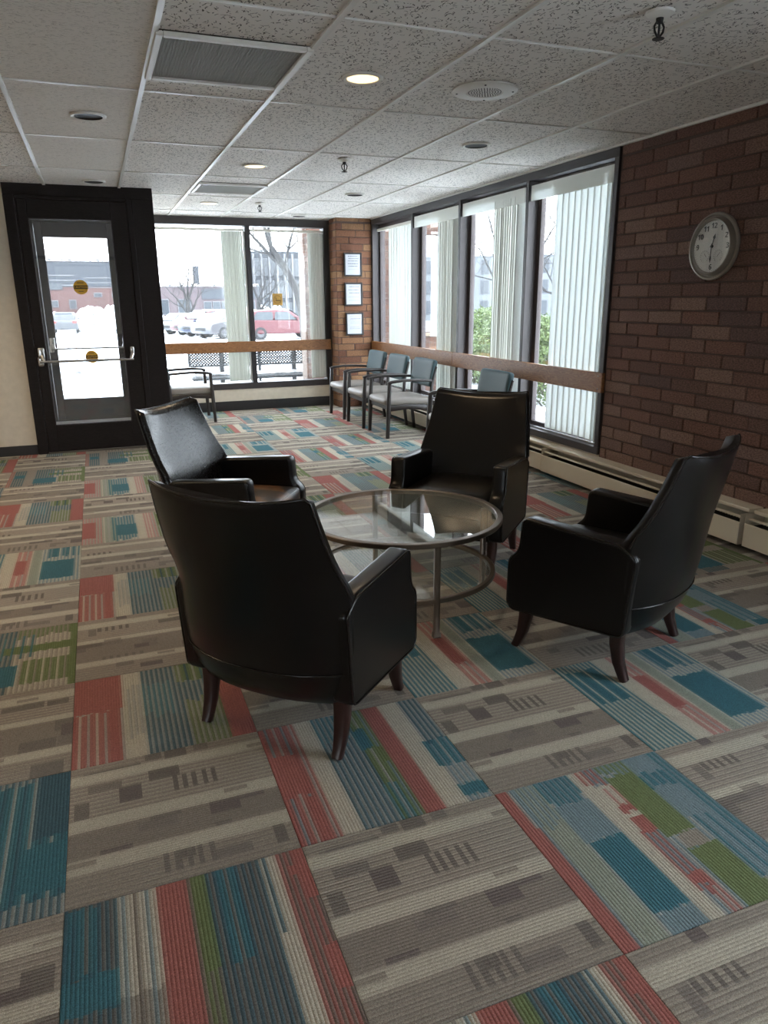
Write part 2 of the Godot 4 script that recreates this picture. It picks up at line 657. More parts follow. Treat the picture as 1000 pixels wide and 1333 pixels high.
# ================================================================= guest chair (local: +z forward)
func make_guest_chair(label: String, at: Vector3, turn: float) -> Node3D:
	if not cache.has("guest_leg"):
		var st := begin()
		bar(st, [Vector3(0, 0, 0.012), Vector3(0, 0.33, 0.0), Vector3(0, 0.56, -0.012)], [0.034, 0.036, 0.034], [0.034, 0.04, 0.034], Vector3.RIGHT)
		cache.guest_leg = done(st)
		st = begin()
		bar(st, [Vector3(0, 0, -0.035), Vector3(0, 0.30, 0.0), Vector3(0, 0.52, -0.012), Vector3(0, 0.70, -0.06)], [0.026, 0.03, 0.028, 0.024], [0.028, 0.036, 0.032, 0.022], Vector3.RIGHT)
		cache.guest_rear = done(st)
		st = begin()
		bar(st, [Vector3(0, 0.552, 0.243), Vector3(0, 0.566, 0.2), Vector3(0, 0.578, 0.08), Vector3(0, 0.575, -0.08), Vector3(0, 0.565, -0.235)], [0.034, 0.04, 0.042, 0.04, 0.034], [0.024, 0.026, 0.026, 0.026, 0.026], Vector3.RIGHT)
		cache.guest_arm = done(st)
		st = begin()
		bar(st, [Vector3(0, 0.30, 0.22), Vector3(0, 0.312, 0.0), Vector3(0, 0.29, -0.22)], [0.024, 0.024, 0.024], [0.055, 0.05, 0.06], Vector3.RIGHT)
		cache.guest_rail = done(st)
		cache.guest_seat = rbox(Vector3(0.50, 0.075, 0.49), 0.028, 8, 0.016, 0.012)
		# padded back, bowed in plan
		var b := rbox(Vector3(0.51, 0.275, 0.06), 0.026, 10, 0.004, 0.0)
		var mdt := MeshDataTool.new()
		mdt.create_from_surface(b, 0)
		for i in mdt.get_vertex_count():
			var v := mdt.get_vertex(i)
			v.z += 0.28 * v.x * v.x - 0.02
			mdt.set_vertex(i, v)
		var am := ArrayMesh.new()
		mdt.commit_to_surface(am)
		var s2 := SurfaceTool.new()
		s2.create_from(am, 0)
		s2.generate_normals()
		cache.guest_back = s2.commit()
	var t := thing("guest_chair", label, "chair", at, turn, "guest chairs with teal backs")
	for s in [-1, 1]:
		part(t, "leg", cache.guest_leg, M.dark_wood, Vector3(s * 0.266, 0, 0.235))
		part(t, "rear_leg", cache.guest_rear, M.dark_wood, Vector3(s * 0.252, 0, -0.235))
		part(t, "armrest", cache.guest_arm, M.dark_wood, Vector3(s * 0.266, 0, 0))
		part(t, "side_rail", cache.guest_rail, M.dark_wood, Vector3(s * 0.252, 0, 0))
	part(t, "front_rail", box(Vector3(0.50, 0.04, 0.022), 0.003), M.dark_wood, Vector3(0, 0.305, 0.222))
	part(t, "rear_rail", box(Vector3(0.48, 0.04, 0.022), 0.003), M.dark_wood, Vector3(0, 0.285, -0.222))
	part(t, "seat", cache.guest_seat, M.seat_grey, Vector3(0, 0.362, 0.012))
	part(t, "backrest", cache.guest_back, M.teal, Vector3(0, 0.63, -0.262), Vector3(-0.2, 0, 0))
	return t

# ================================================================= vertical blinds
# vanes hang along direction ud from point o; list of [distance, angle]
func vertical_blind(label: String, o: Vector3, ud: Vector3, vanes: Array, top: float, bottom: float, rail_len: float, valance: float, mats: Array) -> Node3D:
	var t := thing("vertical_blind", label, "blind", Vector3(o.x, bottom, o.z), 0.0, "white vertical blinds")
	var ang := atan2(-ud.z, ud.x)
	if not cache.has("vane%.3f" % (top - bottom)):
		var st := begin()
		var rings := []
		var w := 0.089
		for yy in [0.0, top - bottom]:
			var ring := PackedVector3Array()
			for k in 7:
				var x := -w / 2 + w * k / 6.0
				ring.append(Vector3(x, yy, 0.006 * (1 - pow(x / (w / 2), 2)) + 0.0008))
			for k in 7:
				var x := w / 2 - w * k / 6.0
				ring.append(Vector3(x, yy, 0.006 * (1 - pow(x / (w / 2), 2)) - 0.0008))
			rings.append(ring)
		loft(st, rings)
		cache["vane%.3f" % (top - bottom)] = done(st)
	var i := 0
	for v in vanes:
		part(t, "vane", cache["vane%.3f" % (top - bottom)], mats[i % mats.size()], ud * float(v[0]), Vector3(0, ang + deg_to_rad(v[1]), 0))
		i += 1
	part(t, "head_rail", box(Vector3(rail_len, 0.03, 0.035), 0.003), M.blind_rail, ud * (rail_len * 0.5) + Vector3.UP * (top - bottom + 0.018), Vector3(0, ang, 0))
	if valance > 0:
		part(t, "valance", box(Vector3(rail_len, valance, 0.008), 0.002), M.blind, ud * (rail_len * 0.5) + Vector3(-0.035, top - bottom + 0.055 - valance * 0.5, 0), Vector3(0, ang, 0))
	return t

# ================================================================= trees, shrubs, cars, houses outside
func grow(st: SurfaceTool, r: RandomNumberGenerator, p: Vector3, d: Vector3, len: float, rad: float, depth: int, up := 0.12) -> void:
	var pts := [p]
	var rads := [rad]
	var q := p
	var dir := d
	var n := 4 if depth > 2 else 3
	for i in n:
		dir = (dir + Vector3(r.randf_range(-0.16, 0.16), r.randf_range(-0.08, 0.12) + up * 0.3, r.randf_range(-0.16, 0.16))).normalized()
		q += dir * len / n
		pts.append(q)
		rads.append(rad * (1.0 - 0.38 * (i + 1) / n))
	tube(st, pts, rads, 6 if depth > 2 else (5 if depth > 1 else 4))
	if depth <= 0:
		return
	var kids := 3 if depth > 1 else 3
	for k in kids:
		var at: int = n if k == 0 else r.randi_range(1, n)
		var a := TAU * (k / float(kids)) + r.randf_range(-0.6, 0.6)
		var side := dir.cross(Vector3(cos(a), 0.2, sin(a))).normalized()
		var nd := (dir * (0.95 if k == 0 else 0.62) + side * (0.35 if k == 0 else 0.75) + Vector3.UP * up).normalized()
		grow(st, r, pts[at], nd, len * r.randf_range(0.66, 0.84), rads[at] * (0.82 if k == 0 else 0.6), depth - 1, up)

func tree(label: String, at: Vector3, trunk: Array, rad: float, sd: int, depth: int, len: float, limbs: Array) -> void:
	var t := thing("bare_tree", label, "tree", at, 0.0, "bare winter trees outside")
	var r := RandomNumberGenerator.new()
	r.seed = sd
	var st := begin()
	var rads := []
	for i in trunk.size():
		rads.append(rad * (1.0 - 0.35 * i / maxf(1, trunk.size() - 1)))
	tube(st, trunk, rads, 8)
	part(t, "trunk", done(st), M.bark)
	for l in limbs:
		st = begin()
		grow(st, r, trunk[l[0]], l[1].normalized(), len * l[2], rads[l[0]] * l[3], depth)
		part(t, "limb", done(st), M.bark)

func shrub(label: String, at: Vector3, size: Vector3, sd: int) -> void:
	var t := thing("evergreen_shrub", label, "shrub", at, 0.0, "evergreen shrubs in the snow")
	var r := RandomNumberGenerator.new()
	r.seed = sd
	var st := begin()
	for k in 26:
		var a := r.randf() * TAU
		var q := Vector3(cos(a) * size.x * 0.42 * r.randf(), 0, sin(a) * size.z * 0.42 * r.randf())
		var top := q * 1.5 + Vector3(0, size.y * r.randf_range(0.55, 0.85), 0)
		tube(st, [q * 0.5, q.lerp(top, 0.5) + Vector3(r.randf_range(-0.05, 0.05), 0, r.randf_range(-0.05, 0.05)), top], [0.014, 0.01, 0.005], 5)
	part(t, "stems", done(st), M.bark_dark)
	for layer in 2:
		var leaf := begin(false)
		for b in 5:
			var c := Vector3(r.randf_range(-0.03, 0.03), r.randf_range(-0.03, 0.03), r.randf_range(-0.03, 0.03))
			var u := Vector3(r.randf_range(-1, 1), r.randf_range(-0.3, 1), r.randf_range(-1, 1)).normalized()
			var v := u.cross(Vector3(r.randf_range(-1, 1), r.randf_range(-1, 1), r.randf_range(-1, 1))).normalized()
			tri(leaf, c, c + u * 0.035 + v * 0.014, c + u * 0.06)
			tri(leaf, c, c + u * 0.06, c + u * 0.035 - v * 0.014)
		var mm := MultiMesh.new()
		mm.transform_format = MultiMesh.TRANSFORM_3D
		mm.mesh = done(leaf)
		var n := 2400 if layer == 0 else 1400
		mm.instance_count = n
		for k in n:
			var p := Vector3.ZERO
			for tries in 20:
				p = Vector3(r.randf_range(-1, 1), r.randf_range(-1, 1), r.randf_range(-1, 1))
				var l := p.length()
				if l < 1.0 and l > 0.55 and p.y > (-0.35 if layer == 0 else -0.9):
					break
			p = Vector3(p.x * size.x * 0.5, size.y * (0.5 + 0.5 * p.y), p.z * size.z * 0.5)
			mm.set_instance_transform(k, Transform3D(Basis.from_euler(Vector3(r.randf() * TAU, r.randf() * TAU, r.randf() * TAU)), p))
		var o := MultiMeshInstance3D.new()
		o.name = "foliage" if layer == 0 else "inner_foliage"
		o.multimesh = mm
		o.material_override = M.leaf
		o.set_meta("kind", "stuff")
		t.add_child(o, true)

# car (local: +x is the nose)
func car(label: String, at: Vector3, turn: float, paint: Material, suv: bool, snow := false) -> void:
	var t := thing("car", label, "car", at, turn, "parked cars in the snowy lot")
	var hgt := 1.0 if suv else 0.85
	var W := 0.9
	var body := round_poly([Vector2(-2.2, 0.32), Vector2(2.15, 0.3), Vector2(2.25, 0.5), Vector2(2.2, 0.82 * hgt + 0.02), Vector2(1.2, 1.0 * hgt), Vector2(-2.05, 1.05 * hgt), Vector2(-2.25, 0.9 * hgt)],
		[0.1, 0.15, 0.1, 0.25, 0.3, 0.15, 0.12])
	var st := begin()
	extrude_along_z(st, body, -W, W, 0.06)
	part(t, "body", done(st), paint)
	var top := 1.58 if suv else 1.38
	var roof := round_poly([Vector2(-2.0, 1.0 * hgt), Vector2(1.15, 0.98 * hgt), Vector2(0.35, top - 0.06), Vector2(-0.3, top), Vector2(-1.4, top - 0.04), Vector2(-1.85, top - 0.2)], [0.02, 0.02, 0.2, 0.3, 0.2, 0.15])
	st = begin()
	extrude_along_z(st, roof, -W + 0.1, W - 0.1, 0.16)
	part(t, "cabin", done(st), M.snow if snow else paint)
	for s in [-1, 1]:
		for g in [[-1.75, -0.6], [-0.52, 0.72]]:
			var y0 := 1.03 * hgt
			var win := round_poly([Vector2(g[0], y0), Vector2(g[1], y0), Vector2(minf(g[1] - 0.02, 0.22), top - 0.13), Vector2(maxf(g[0] + 0.05, -1.45), top - 0.13)], [0.03, 0.05, 0.1, 0.06])
			st = begin()
			extrude_along_z(st, win, -0.01, 0.01, 0.004)
			part(t, "side_window", done(st), M.car_glass, Vector3(0, 0, s * (W - 0.095)))
		for x in [-1.32, 1.33]:
			if not cache.has("tyre"):
				cache.tyre = lathe([Vector2(0.2, -0.1), Vector2(0.32, -0.1), Vector2(0.345, -0.06), Vector2(0.345, 0.06), Vector2(0.32, 0.1), Vector2(0.2, 0.1)], 24)
				cache.rim = lathe([Vector2(0.02, -0.09), Vector2(0.21, -0.1), Vector2(0.21, 0.1), Vector2(0.19, 0.08), Vector2(0.05, 0.06)], 24)
			var w := part(t, "wheel", cache.tyre, M.tyre, Vector3(x, 0.345, s * (W - 0.085)), Vector3(PI / 2 * s, 0, 0))
			part(w, "rim", cache.rim, M.rim)
		part(t, "headlight", rbox(Vector3(0.12, 0.13, 0.4), 0.04, 4), M.lamp_glass, Vector3(2.14, 0.72 * hgt + 0.03, s * 0.64))
		part(t, "tail_light", rbox(Vector3(0.1, 0.16, 0.3), 0.04, 4), M.tail, Vector3(-2.2, 0.86 * hgt, s * 0.7))
		part(t, "door_mirror", rbox(Vector3(0.12, 0.13, 0.16), 0.04, 4), paint, Vector3(0.72, 1.06 * hgt, s * (W + 0.04)))
	st = begin()
	quad(st, Vector3(1.06, 1.03 * hgt, -W + 0.22), Vector3(0.36, top - 0.1, -W + 0.3), Vector3(0.36, top - 0.1, W - 0.3), Vector3(1.06, 1.03 * hgt, W - 0.22))
	part(t, "windscreen", rbox(Vector3(0.9, 0.02, 1.3), 0.009, 4), M.car_glass, Vector3(0.76, (1.03 * hgt + top) * 0.5 - 0.01, 0), Vector3(0, 0, -atan2(top - 1.0 * hgt, 0.8)))
	part(t, "rear_window", rbox(Vector3(0.5, 0.02, 1.2), 0.009, 4), M.car_glass, Vector3(-1.83, top - 0.27, 0), Vector3(0, 0, 1.15))
	part(t, "grille", rbox(Vector3(0.05, 0.16, 0.9), 0.02, 4), M.tyre, Vector3(2.225, 0.55, 0))

func extrude_along_z(st: SurfaceTool, poly: PackedVector2Array, z0: float, z1: float, bev: float) -> void:
	var rings := []
	var lay := []
	for k in 4:
		var a := PI * 0.5 * k / 3
		lay.append([z0 + bev * (1 - cos(a)), bev * (1 - sin(a))])
	for k in range(3, -1, -1):
		var a := PI * 0.5 * k / 3
		lay.append([z1 - bev * (1 - cos(a)), bev * (1 - sin(a))])
	var clockwise := Geometry2D.is_polygon_clockwise(poly)
	for l in lay:
		var ring := PackedVector3Array()
		for q in inset(poly, l[1]):
			ring.append(Vector3(q.x, q.y, l[0]))
		if clockwise:
			ring.reverse()
		rings.append(ring)
	loft(st, rings)

func snow_bank(label: String, at: Vector3, size: Vector3, sd: int) -> void:
	var t := thing("snow_bank", label, "snow bank", at, 0.0, "ploughed snow banks")
	var n := FastNoiseLite.new()
	n.seed = sd
	n.frequency = 0.35
	n.fractal_octaves = 4
	var st := begin()
	var nx := 44
	var nz := 16
	var P := []
	for i in nx + 1:
		var row := PackedVector3Array()
		for j in nz + 1:
			var u := -1.0 + 2.0 * i / nx
			var v := -1.0 + 2.0 * j / nz
			var e := maxf(0.0, 1 - pow(absf(u), 4)) * maxf(0.0, 1 - v * v)
			var p := Vector3(u * size.x * 0.5, 0, v * size.z * 0.5)
			var f := 0.75 + 0.5 * n.get_noise_2d(at.x + p.x * 1.3, at.z + p.z * 1.6) + 0.22 * n.get_noise_2d(p.x * 6.0 + 40.0, p.z * 6.0)
			p.y = size.y * pow(e, 0.7) * f
			row.append(p)
		P.append(row)
	for i in nx:
		for j in nz:
			quad(st, P[i][j], P[i + 1][j], P[i + 1][j + 1], P[i][j + 1])
	part(t, "mound", done(st), M.snow)

func ground_y(x: float, z: float) -> float:
	var d := maxf(-z - 12.0, maxf(x - 7.0, 0.0) * 0.8)
	return -0.2 - 0.5 * smoothstep(0.0, 32.0, d) - 0.5 * smoothstep(30.0, 70.0, d)

# ================================================================= the scene
func _ready() -> void:
	# ---------------- camera
	var cam := Camera3D.new()
	cam.name = "camera"
	cam.fov = 70.27
	cam.near = 0.05
	cam.far = 400.0
	add_child(cam)
	cam.transform = Transform3D(Basis(Vector3(0.93335021, -0.00733806, 0.35889211), Vector3(0.10717082, 0.95988983, -0.25908671), Vector3(-0.34259569, 0.2802814, 0.8966998)).orthonormalized(), Vector3(0, 1.36, 0))
	cam.current = true
	# ---------------- overcast sky and exposure
	var we := WorldEnvironment.new()
	we.name = "world_environment"
	var env := Environment.new()
	env.background_mode = Environment.BG_SKY
	var sky := Sky.new()
	var sm := ProceduralSkyMaterial.new()
	sm.sky_top_color = Color(0.90, 0.95, 1.0)
	sm.sky_horizon_color = Color(0.93, 0.97, 1.0)
	sm.ground_bottom_color = Color(0.8, 0.83, 0.86)
	sm.ground_horizon_color = Color(0.9, 0.93, 0.95)
	sm.sky_energy_multiplier = 1.0
	sky.sky_material = sm
	env.sky = sky
	env.background_energy_multiplier = 1.0
	env.tonemap_mode = Environment.TONE_MAPPER_LINEAR
	env.tonemap_exposure = 15.0
	env.sdfgi_enabled = true
	env.ssao_enabled = true
	env.ssil_enabled = true
	we.environment = env
	add_child(we)

	make_materials()
	build_floor()
	build_ceiling()
	build_right_wall()
	build_far_wall()
	build_entrance()
	build_room_shell()
	build_heaters()
	build_seating()
	build_wall_things()
	build_ceiling_things()
	build_outside()

# ----------------------------------------------------------------- materials
func make_materials() -> void:
	rng.seed = 7
	# relief of the corded carpet
	var rh := Image.create(512, 8, false, Image.FORMAT_L8)
	for x in 512:
		var v := absf(sin(PI * x * RIBS / 512.0))
		for y in 8:
			rh.set_pixel(x, y, Color(v, v, v))
	M.rib_height = tex(rh)
	# vinyl: black, with fine crinkles
	M.vinyl = mat(Color(0.05, 0.043, 0.042), 0.28, 0.0, 0.42)
	M.vinyl.uv1_triplanar = true
	M.vinyl.uv1_scale = Vector3(3, 3, 3)
	M.vinyl_crackled = M.vinyl.duplicate()
	M.vinyl_crackled.roughness_texture = tex(tint_image(noise_image(512, 0.06, 4, 17), Color(0.8, 0.8, 0.8), Color(1, 1, 1), 0.2, 0.6))
	M.vinyl_crackled.heightmap_enabled = true
	M.vinyl_crackled.heightmap_texture = tex(noise_image(512, 0.03, 3, 29, FastNoiseLite.TYPE_CELLULAR))
	M.vinyl_crackled.heightmap_scale = 0.012
	M.vinyl_edge = mat(Color(0.075, 0.062, 0.058), 0.27, 0.0, 0.5)
	M.vinyl_worn = mat(Color.WHITE, 0.42, 0.0, 0.5)
	M.vinyl_worn.albedo_texture = tex(tint_image(noise_image(256, 0.012, 4, 23), Color(0.42, 0.30, 0.19), Color(0.11, 0.095, 0.085), 0.34, 0.62))
	M.vinyl_worn.uv1_triplanar = true
	M.vinyl_worn.uv1_scale = Vector3(1.6, 1.6, 1.6)
	M.leg_wood = mat(Color(0.17, 0.09, 0.075), 0.35)
	M.dark_wood = mat(Color(0.17, 0.145, 0.135), 0.4)
	M.seat_grey = mat(Color(0.50, 0.475, 0.45), 0.5)
	M.teal = mat(Color(0.21, 0.295, 0.315), 0.6)
	M.steel = mat(Color(0.50, 0.46, 0.42), 0.34, 0.85)
	M.glass = mat(Color(0.86, 0.94, 0.92, 0.06), 0.0)
	M.glass.transparency = BaseMaterial3D.TRANSPARENCY_ALPHA
	M.pane = mat(Color(0.95, 0.98, 1.0, 0.04), 0.0)
	M.pane.transparency = BaseMaterial3D.TRANSPARENCY_ALPHA
	M.frame = mat(Color(0.20, 0.175, 0.175), 0.5)
	M.frame_brown = mat(Color(0.235, 0.20, 0.195), 0.6)
	M.door = mat(Color(0.115, 0.09, 0.085), 0.6, 0.0, 0.35)
	M.door.albedo_texture = tex(wood_image(Color(1, 1, 1), Color(0.72, 0.68, 0.66), 5))
	M.door.uv1_triplanar = true
	M.door.uv1_scale = Vector3(1.2, 4, 1.2)
	M.black_base = mat(Color(0.13, 0.12, 0.12), 0.5)
	M.cream = mat(Color(0.83, 0.79, 0.72), 0.85)
	M.cream.albedo_texture = tex(tint_image(noise_image(256, 0.05, 4, 3), Color(0.95, 0.95, 0.95), Color(1, 1, 1)))
	M.cream.uv1_world_triplanar = true
	M.cream.uv1_triplanar = true
	M.fin = mat(Color(0.26, 0.245, 0.23), 0.5, 0.5)  # dark tone stands in for the shade inside the heater slots
	M.heater = mat(Color(0.80, 0.75, 0.66), 0.45)
	M.black = mat(Color(0.08, 0.075, 0.075), 0.6)
	M.oak = mat(Color.WHITE, 0.42)
	M.oak.albedo_texture = tex(wood_image(Color(0.62, 0.44, 0.275), Color(0.45, 0.29, 0.17), 9))
	M.oak.uv1_triplanar = true
	M.oak.uv1_scale = Vector3(1.5, 5, 1.5)
	M.blind = mat(Color(0.90, 0.90, 0.86), 0.6)
	M.blind.backlight_enabled = true
	M.blind.backlight = Color(0.72, 0.735, 0.745)
	M.blind2 = mat(Color(0.87, 0.87, 0.84), 0.6)
	M.blind2.backlight_enabled = true
	M.blind2.backlight = Color(0.54, 0.56, 0.56)
	M.blind_rail = mat(Color(0.85, 0.84, 0.80), 0.5)
	M.chrome = mat(Color(0.75, 0.75, 0.75), 0.25, 0.9)
	M.bark = mat(Color(0.14, 0.134, 0.132), 0.9)
	M.bark_dark = mat(Color(0.218, 0.193, 0.168), 0.9)
	M.leaf = mat(Color(0.302, 0.370, 0.168), 0.6)
	M.snow = mat(Color(0.93, 0.945, 0.96), 0.9)
	M.snow.albedo_texture = tex(tint_image(noise_image(512, 0.02, 5, 31), Color(0.25, 0.245, 0.24), Color(1, 1, 1), 0.28, 0.48))
	M.snow.uv1_triplanar = true
	M.snow.uv1_world_triplanar = true
	M.snow.uv1_scale = Vector3(0.25, 0.25, 0.25)
	M.slush = mat(Color(0.90, 0.91, 0.92), 0.8)
	M.slush.albedo_texture = tex(tint_image(noise_image(512, 0.012, 5, 37), Color(0.26, 0.27, 0.28), Color(1, 1, 1), 0.24, 0.42))
	M.slush.uv1_triplanar = true
	M.slush.uv1_world_triplanar = true
	M.slush.uv1_scale = Vector3(0.06, 0.06, 0.16)
	M.car_glass = mat(Color(0.168, 0.193, 0.210), 0.2)
	M.tyre = mat(Color(0.101, 0.101, 0.105), 0.8)
	M.rim = mat(Color(0.252, 0.252, 0.260), 0.5, 0.3)
	M.lamp_glass = mat(Color(0.85, 0.87, 0.9), 0.15)
	M.tail = mat(Color(0.55, 0.12, 0.1), 0.3)
	# ceiling tile prints: short worm marks on an off-white board
	for v in 2:
		var im := Image.create(1024, 512, false, Image.FORMAT_RGB8)
		im.fill(Color(0.90, 0.885, 0.86))
		var n: int = 1700 if v == 0 else 2600
		for k in n:
			var x := rng.randf() * 1024
			var y := rng.randf() * 512
			var a := rng.randf_range(-0.5, 0.5) + (PI / 2 if v == 1 or rng.randf() < 0.15 else 0.0)
			var l: int = rng.randi_range(5, 20) if v == 0 else rng.randi_range(5, 18)
			var c := rng.randf_range(0.2, 0.5) if v == 0 else rng.randf_range(0.5, 0.68)
			var wob := rng.randf_range(-0.12, 0.12)
			for s in l:
				x += cos(a); y += sin(a); a += wob
				var px := posmod(int(x), 1024)
				var py := posmod(int(y), 512)
				im.set_pixel(px, py, Color(c, c * 0.97, c * 0.93))
				if v == 0 and s > 0 and s < l - 1:
					im.set_pixel(px, posmod(py + 1, 512), Color(c, c * 0.97, c * 0.93))
					im.set_pixel(posmod(px + 1, 1024), py, Color(c, c * 0.97, c * 0.93))
					if l > 10:
						im.set_pixel(px, posmod(py - 1, 512), Color(c, c * 0.97, c * 0.93))
		var m := mat(Color.WHITE, 0.9, 0.0, 0.3)
		m.albedo_texture = tex(im)
		M["ceil%d" % v] = m
	M.tbar = mat(Color(0.84, 0.83, 0.80), 0.35)
	M.fixture = mat(Color(0.86, 0.85, 0.82), 0.45)
	M.lattice = mat(Color(0.66, 0.66, 0.63), 0.6)
	M.baffle = mat(Color(0.10, 0.09, 0.085), 0.6)
	M.lit = mat(Color(1, 0.93, 0.78), 0.5)
	M.lit.emission_enabled = true
	M.lit.emission = Color(1.0, 0.86, 0.62)
	M.lit.emission_energy_multiplier = 0.16
	# bricks
	var grain := tex(tint_image(noise_image(512, 0.045, 5, 77), Color(0.74, 0.73, 0.72), Color(1, 1, 1), 0.25, 0.7))
	M.bricks = []
	for c in [Color(0.46, 0.345, 0.30), Color(0.51, 0.395, 0.345), Color(0.44, 0.335, 0.295), Color(0.54, 0.43, 0.375), Color(0.44, 0.325, 0.285), Color(0.50, 0.40, 0.36), Color(0.41, 0.32, 0.295), Color(0.49, 0.36, 0.31)]:
		var m := mat(c, 0.85, 0.0, 0.3)
		m.albedo_texture = grain
		m.uv1_triplanar = true
		m.uv1_world_triplanar = true
		m.uv1_scale = Vector3(2.2, 6, 2.2)
		m.heightmap_enabled = true
		m.heightmap_texture = grain
		m.heightmap_scale = 0.25
		M.bricks.append(m)
	M.pillar_bricks = []
	for c in [Color(0.47, 0.33, 0.25), Color(0.54, 0.40, 0.295), Color(0.44, 0.305, 0.24), Color(0.55, 0.42, 0.31), Color(0.50, 0.355, 0.27)]:
		var m: StandardMaterial3D = M.bricks[0].duplicate()
		m.albedo_color = c
		M.pillar_bricks.append(m)
	M.out_bricks = []
	for c in [Color(0.34, 0.235, 0.19), Color(0.37, 0.26, 0.21), Color(0.31, 0.215, 0.175), Color(0.36, 0.27, 0.225)]:
		var m: StandardMaterial3D = M.bricks[0].duplicate()
		m.albedo_color = c
		M.out_bricks.append(m)
	M.mortar = mat(Color(0.30, 0.235, 0.21), 0.95)
	M.out_mortar = mat(Color(0.370, 0.328, 0.294), 0.95)
	# carpet tiles
	var cream := Color(0.70, 0.675, 0.615)
	var taupe := Color(0.55, 0.525, 0.485)
	var grey := Color(0.60, 0.60, 0.575)
	var dark := Color(0.44, 0.415, 0.39)
	var red := Color(0.60, 0.385, 0.36)
	var pink := Color(0.66, 0.49, 0.46)
	var blue := Color(0.26, 0.42, 0.46)
	var navy := Color(0.26, 0.36, 0.40)
	var slate := Color(0.45, 0.52, 0.54)
	var green := Color(0.41, 0.46, 0.32)
	var sage := Color(0.55, 0.575, 0.525)
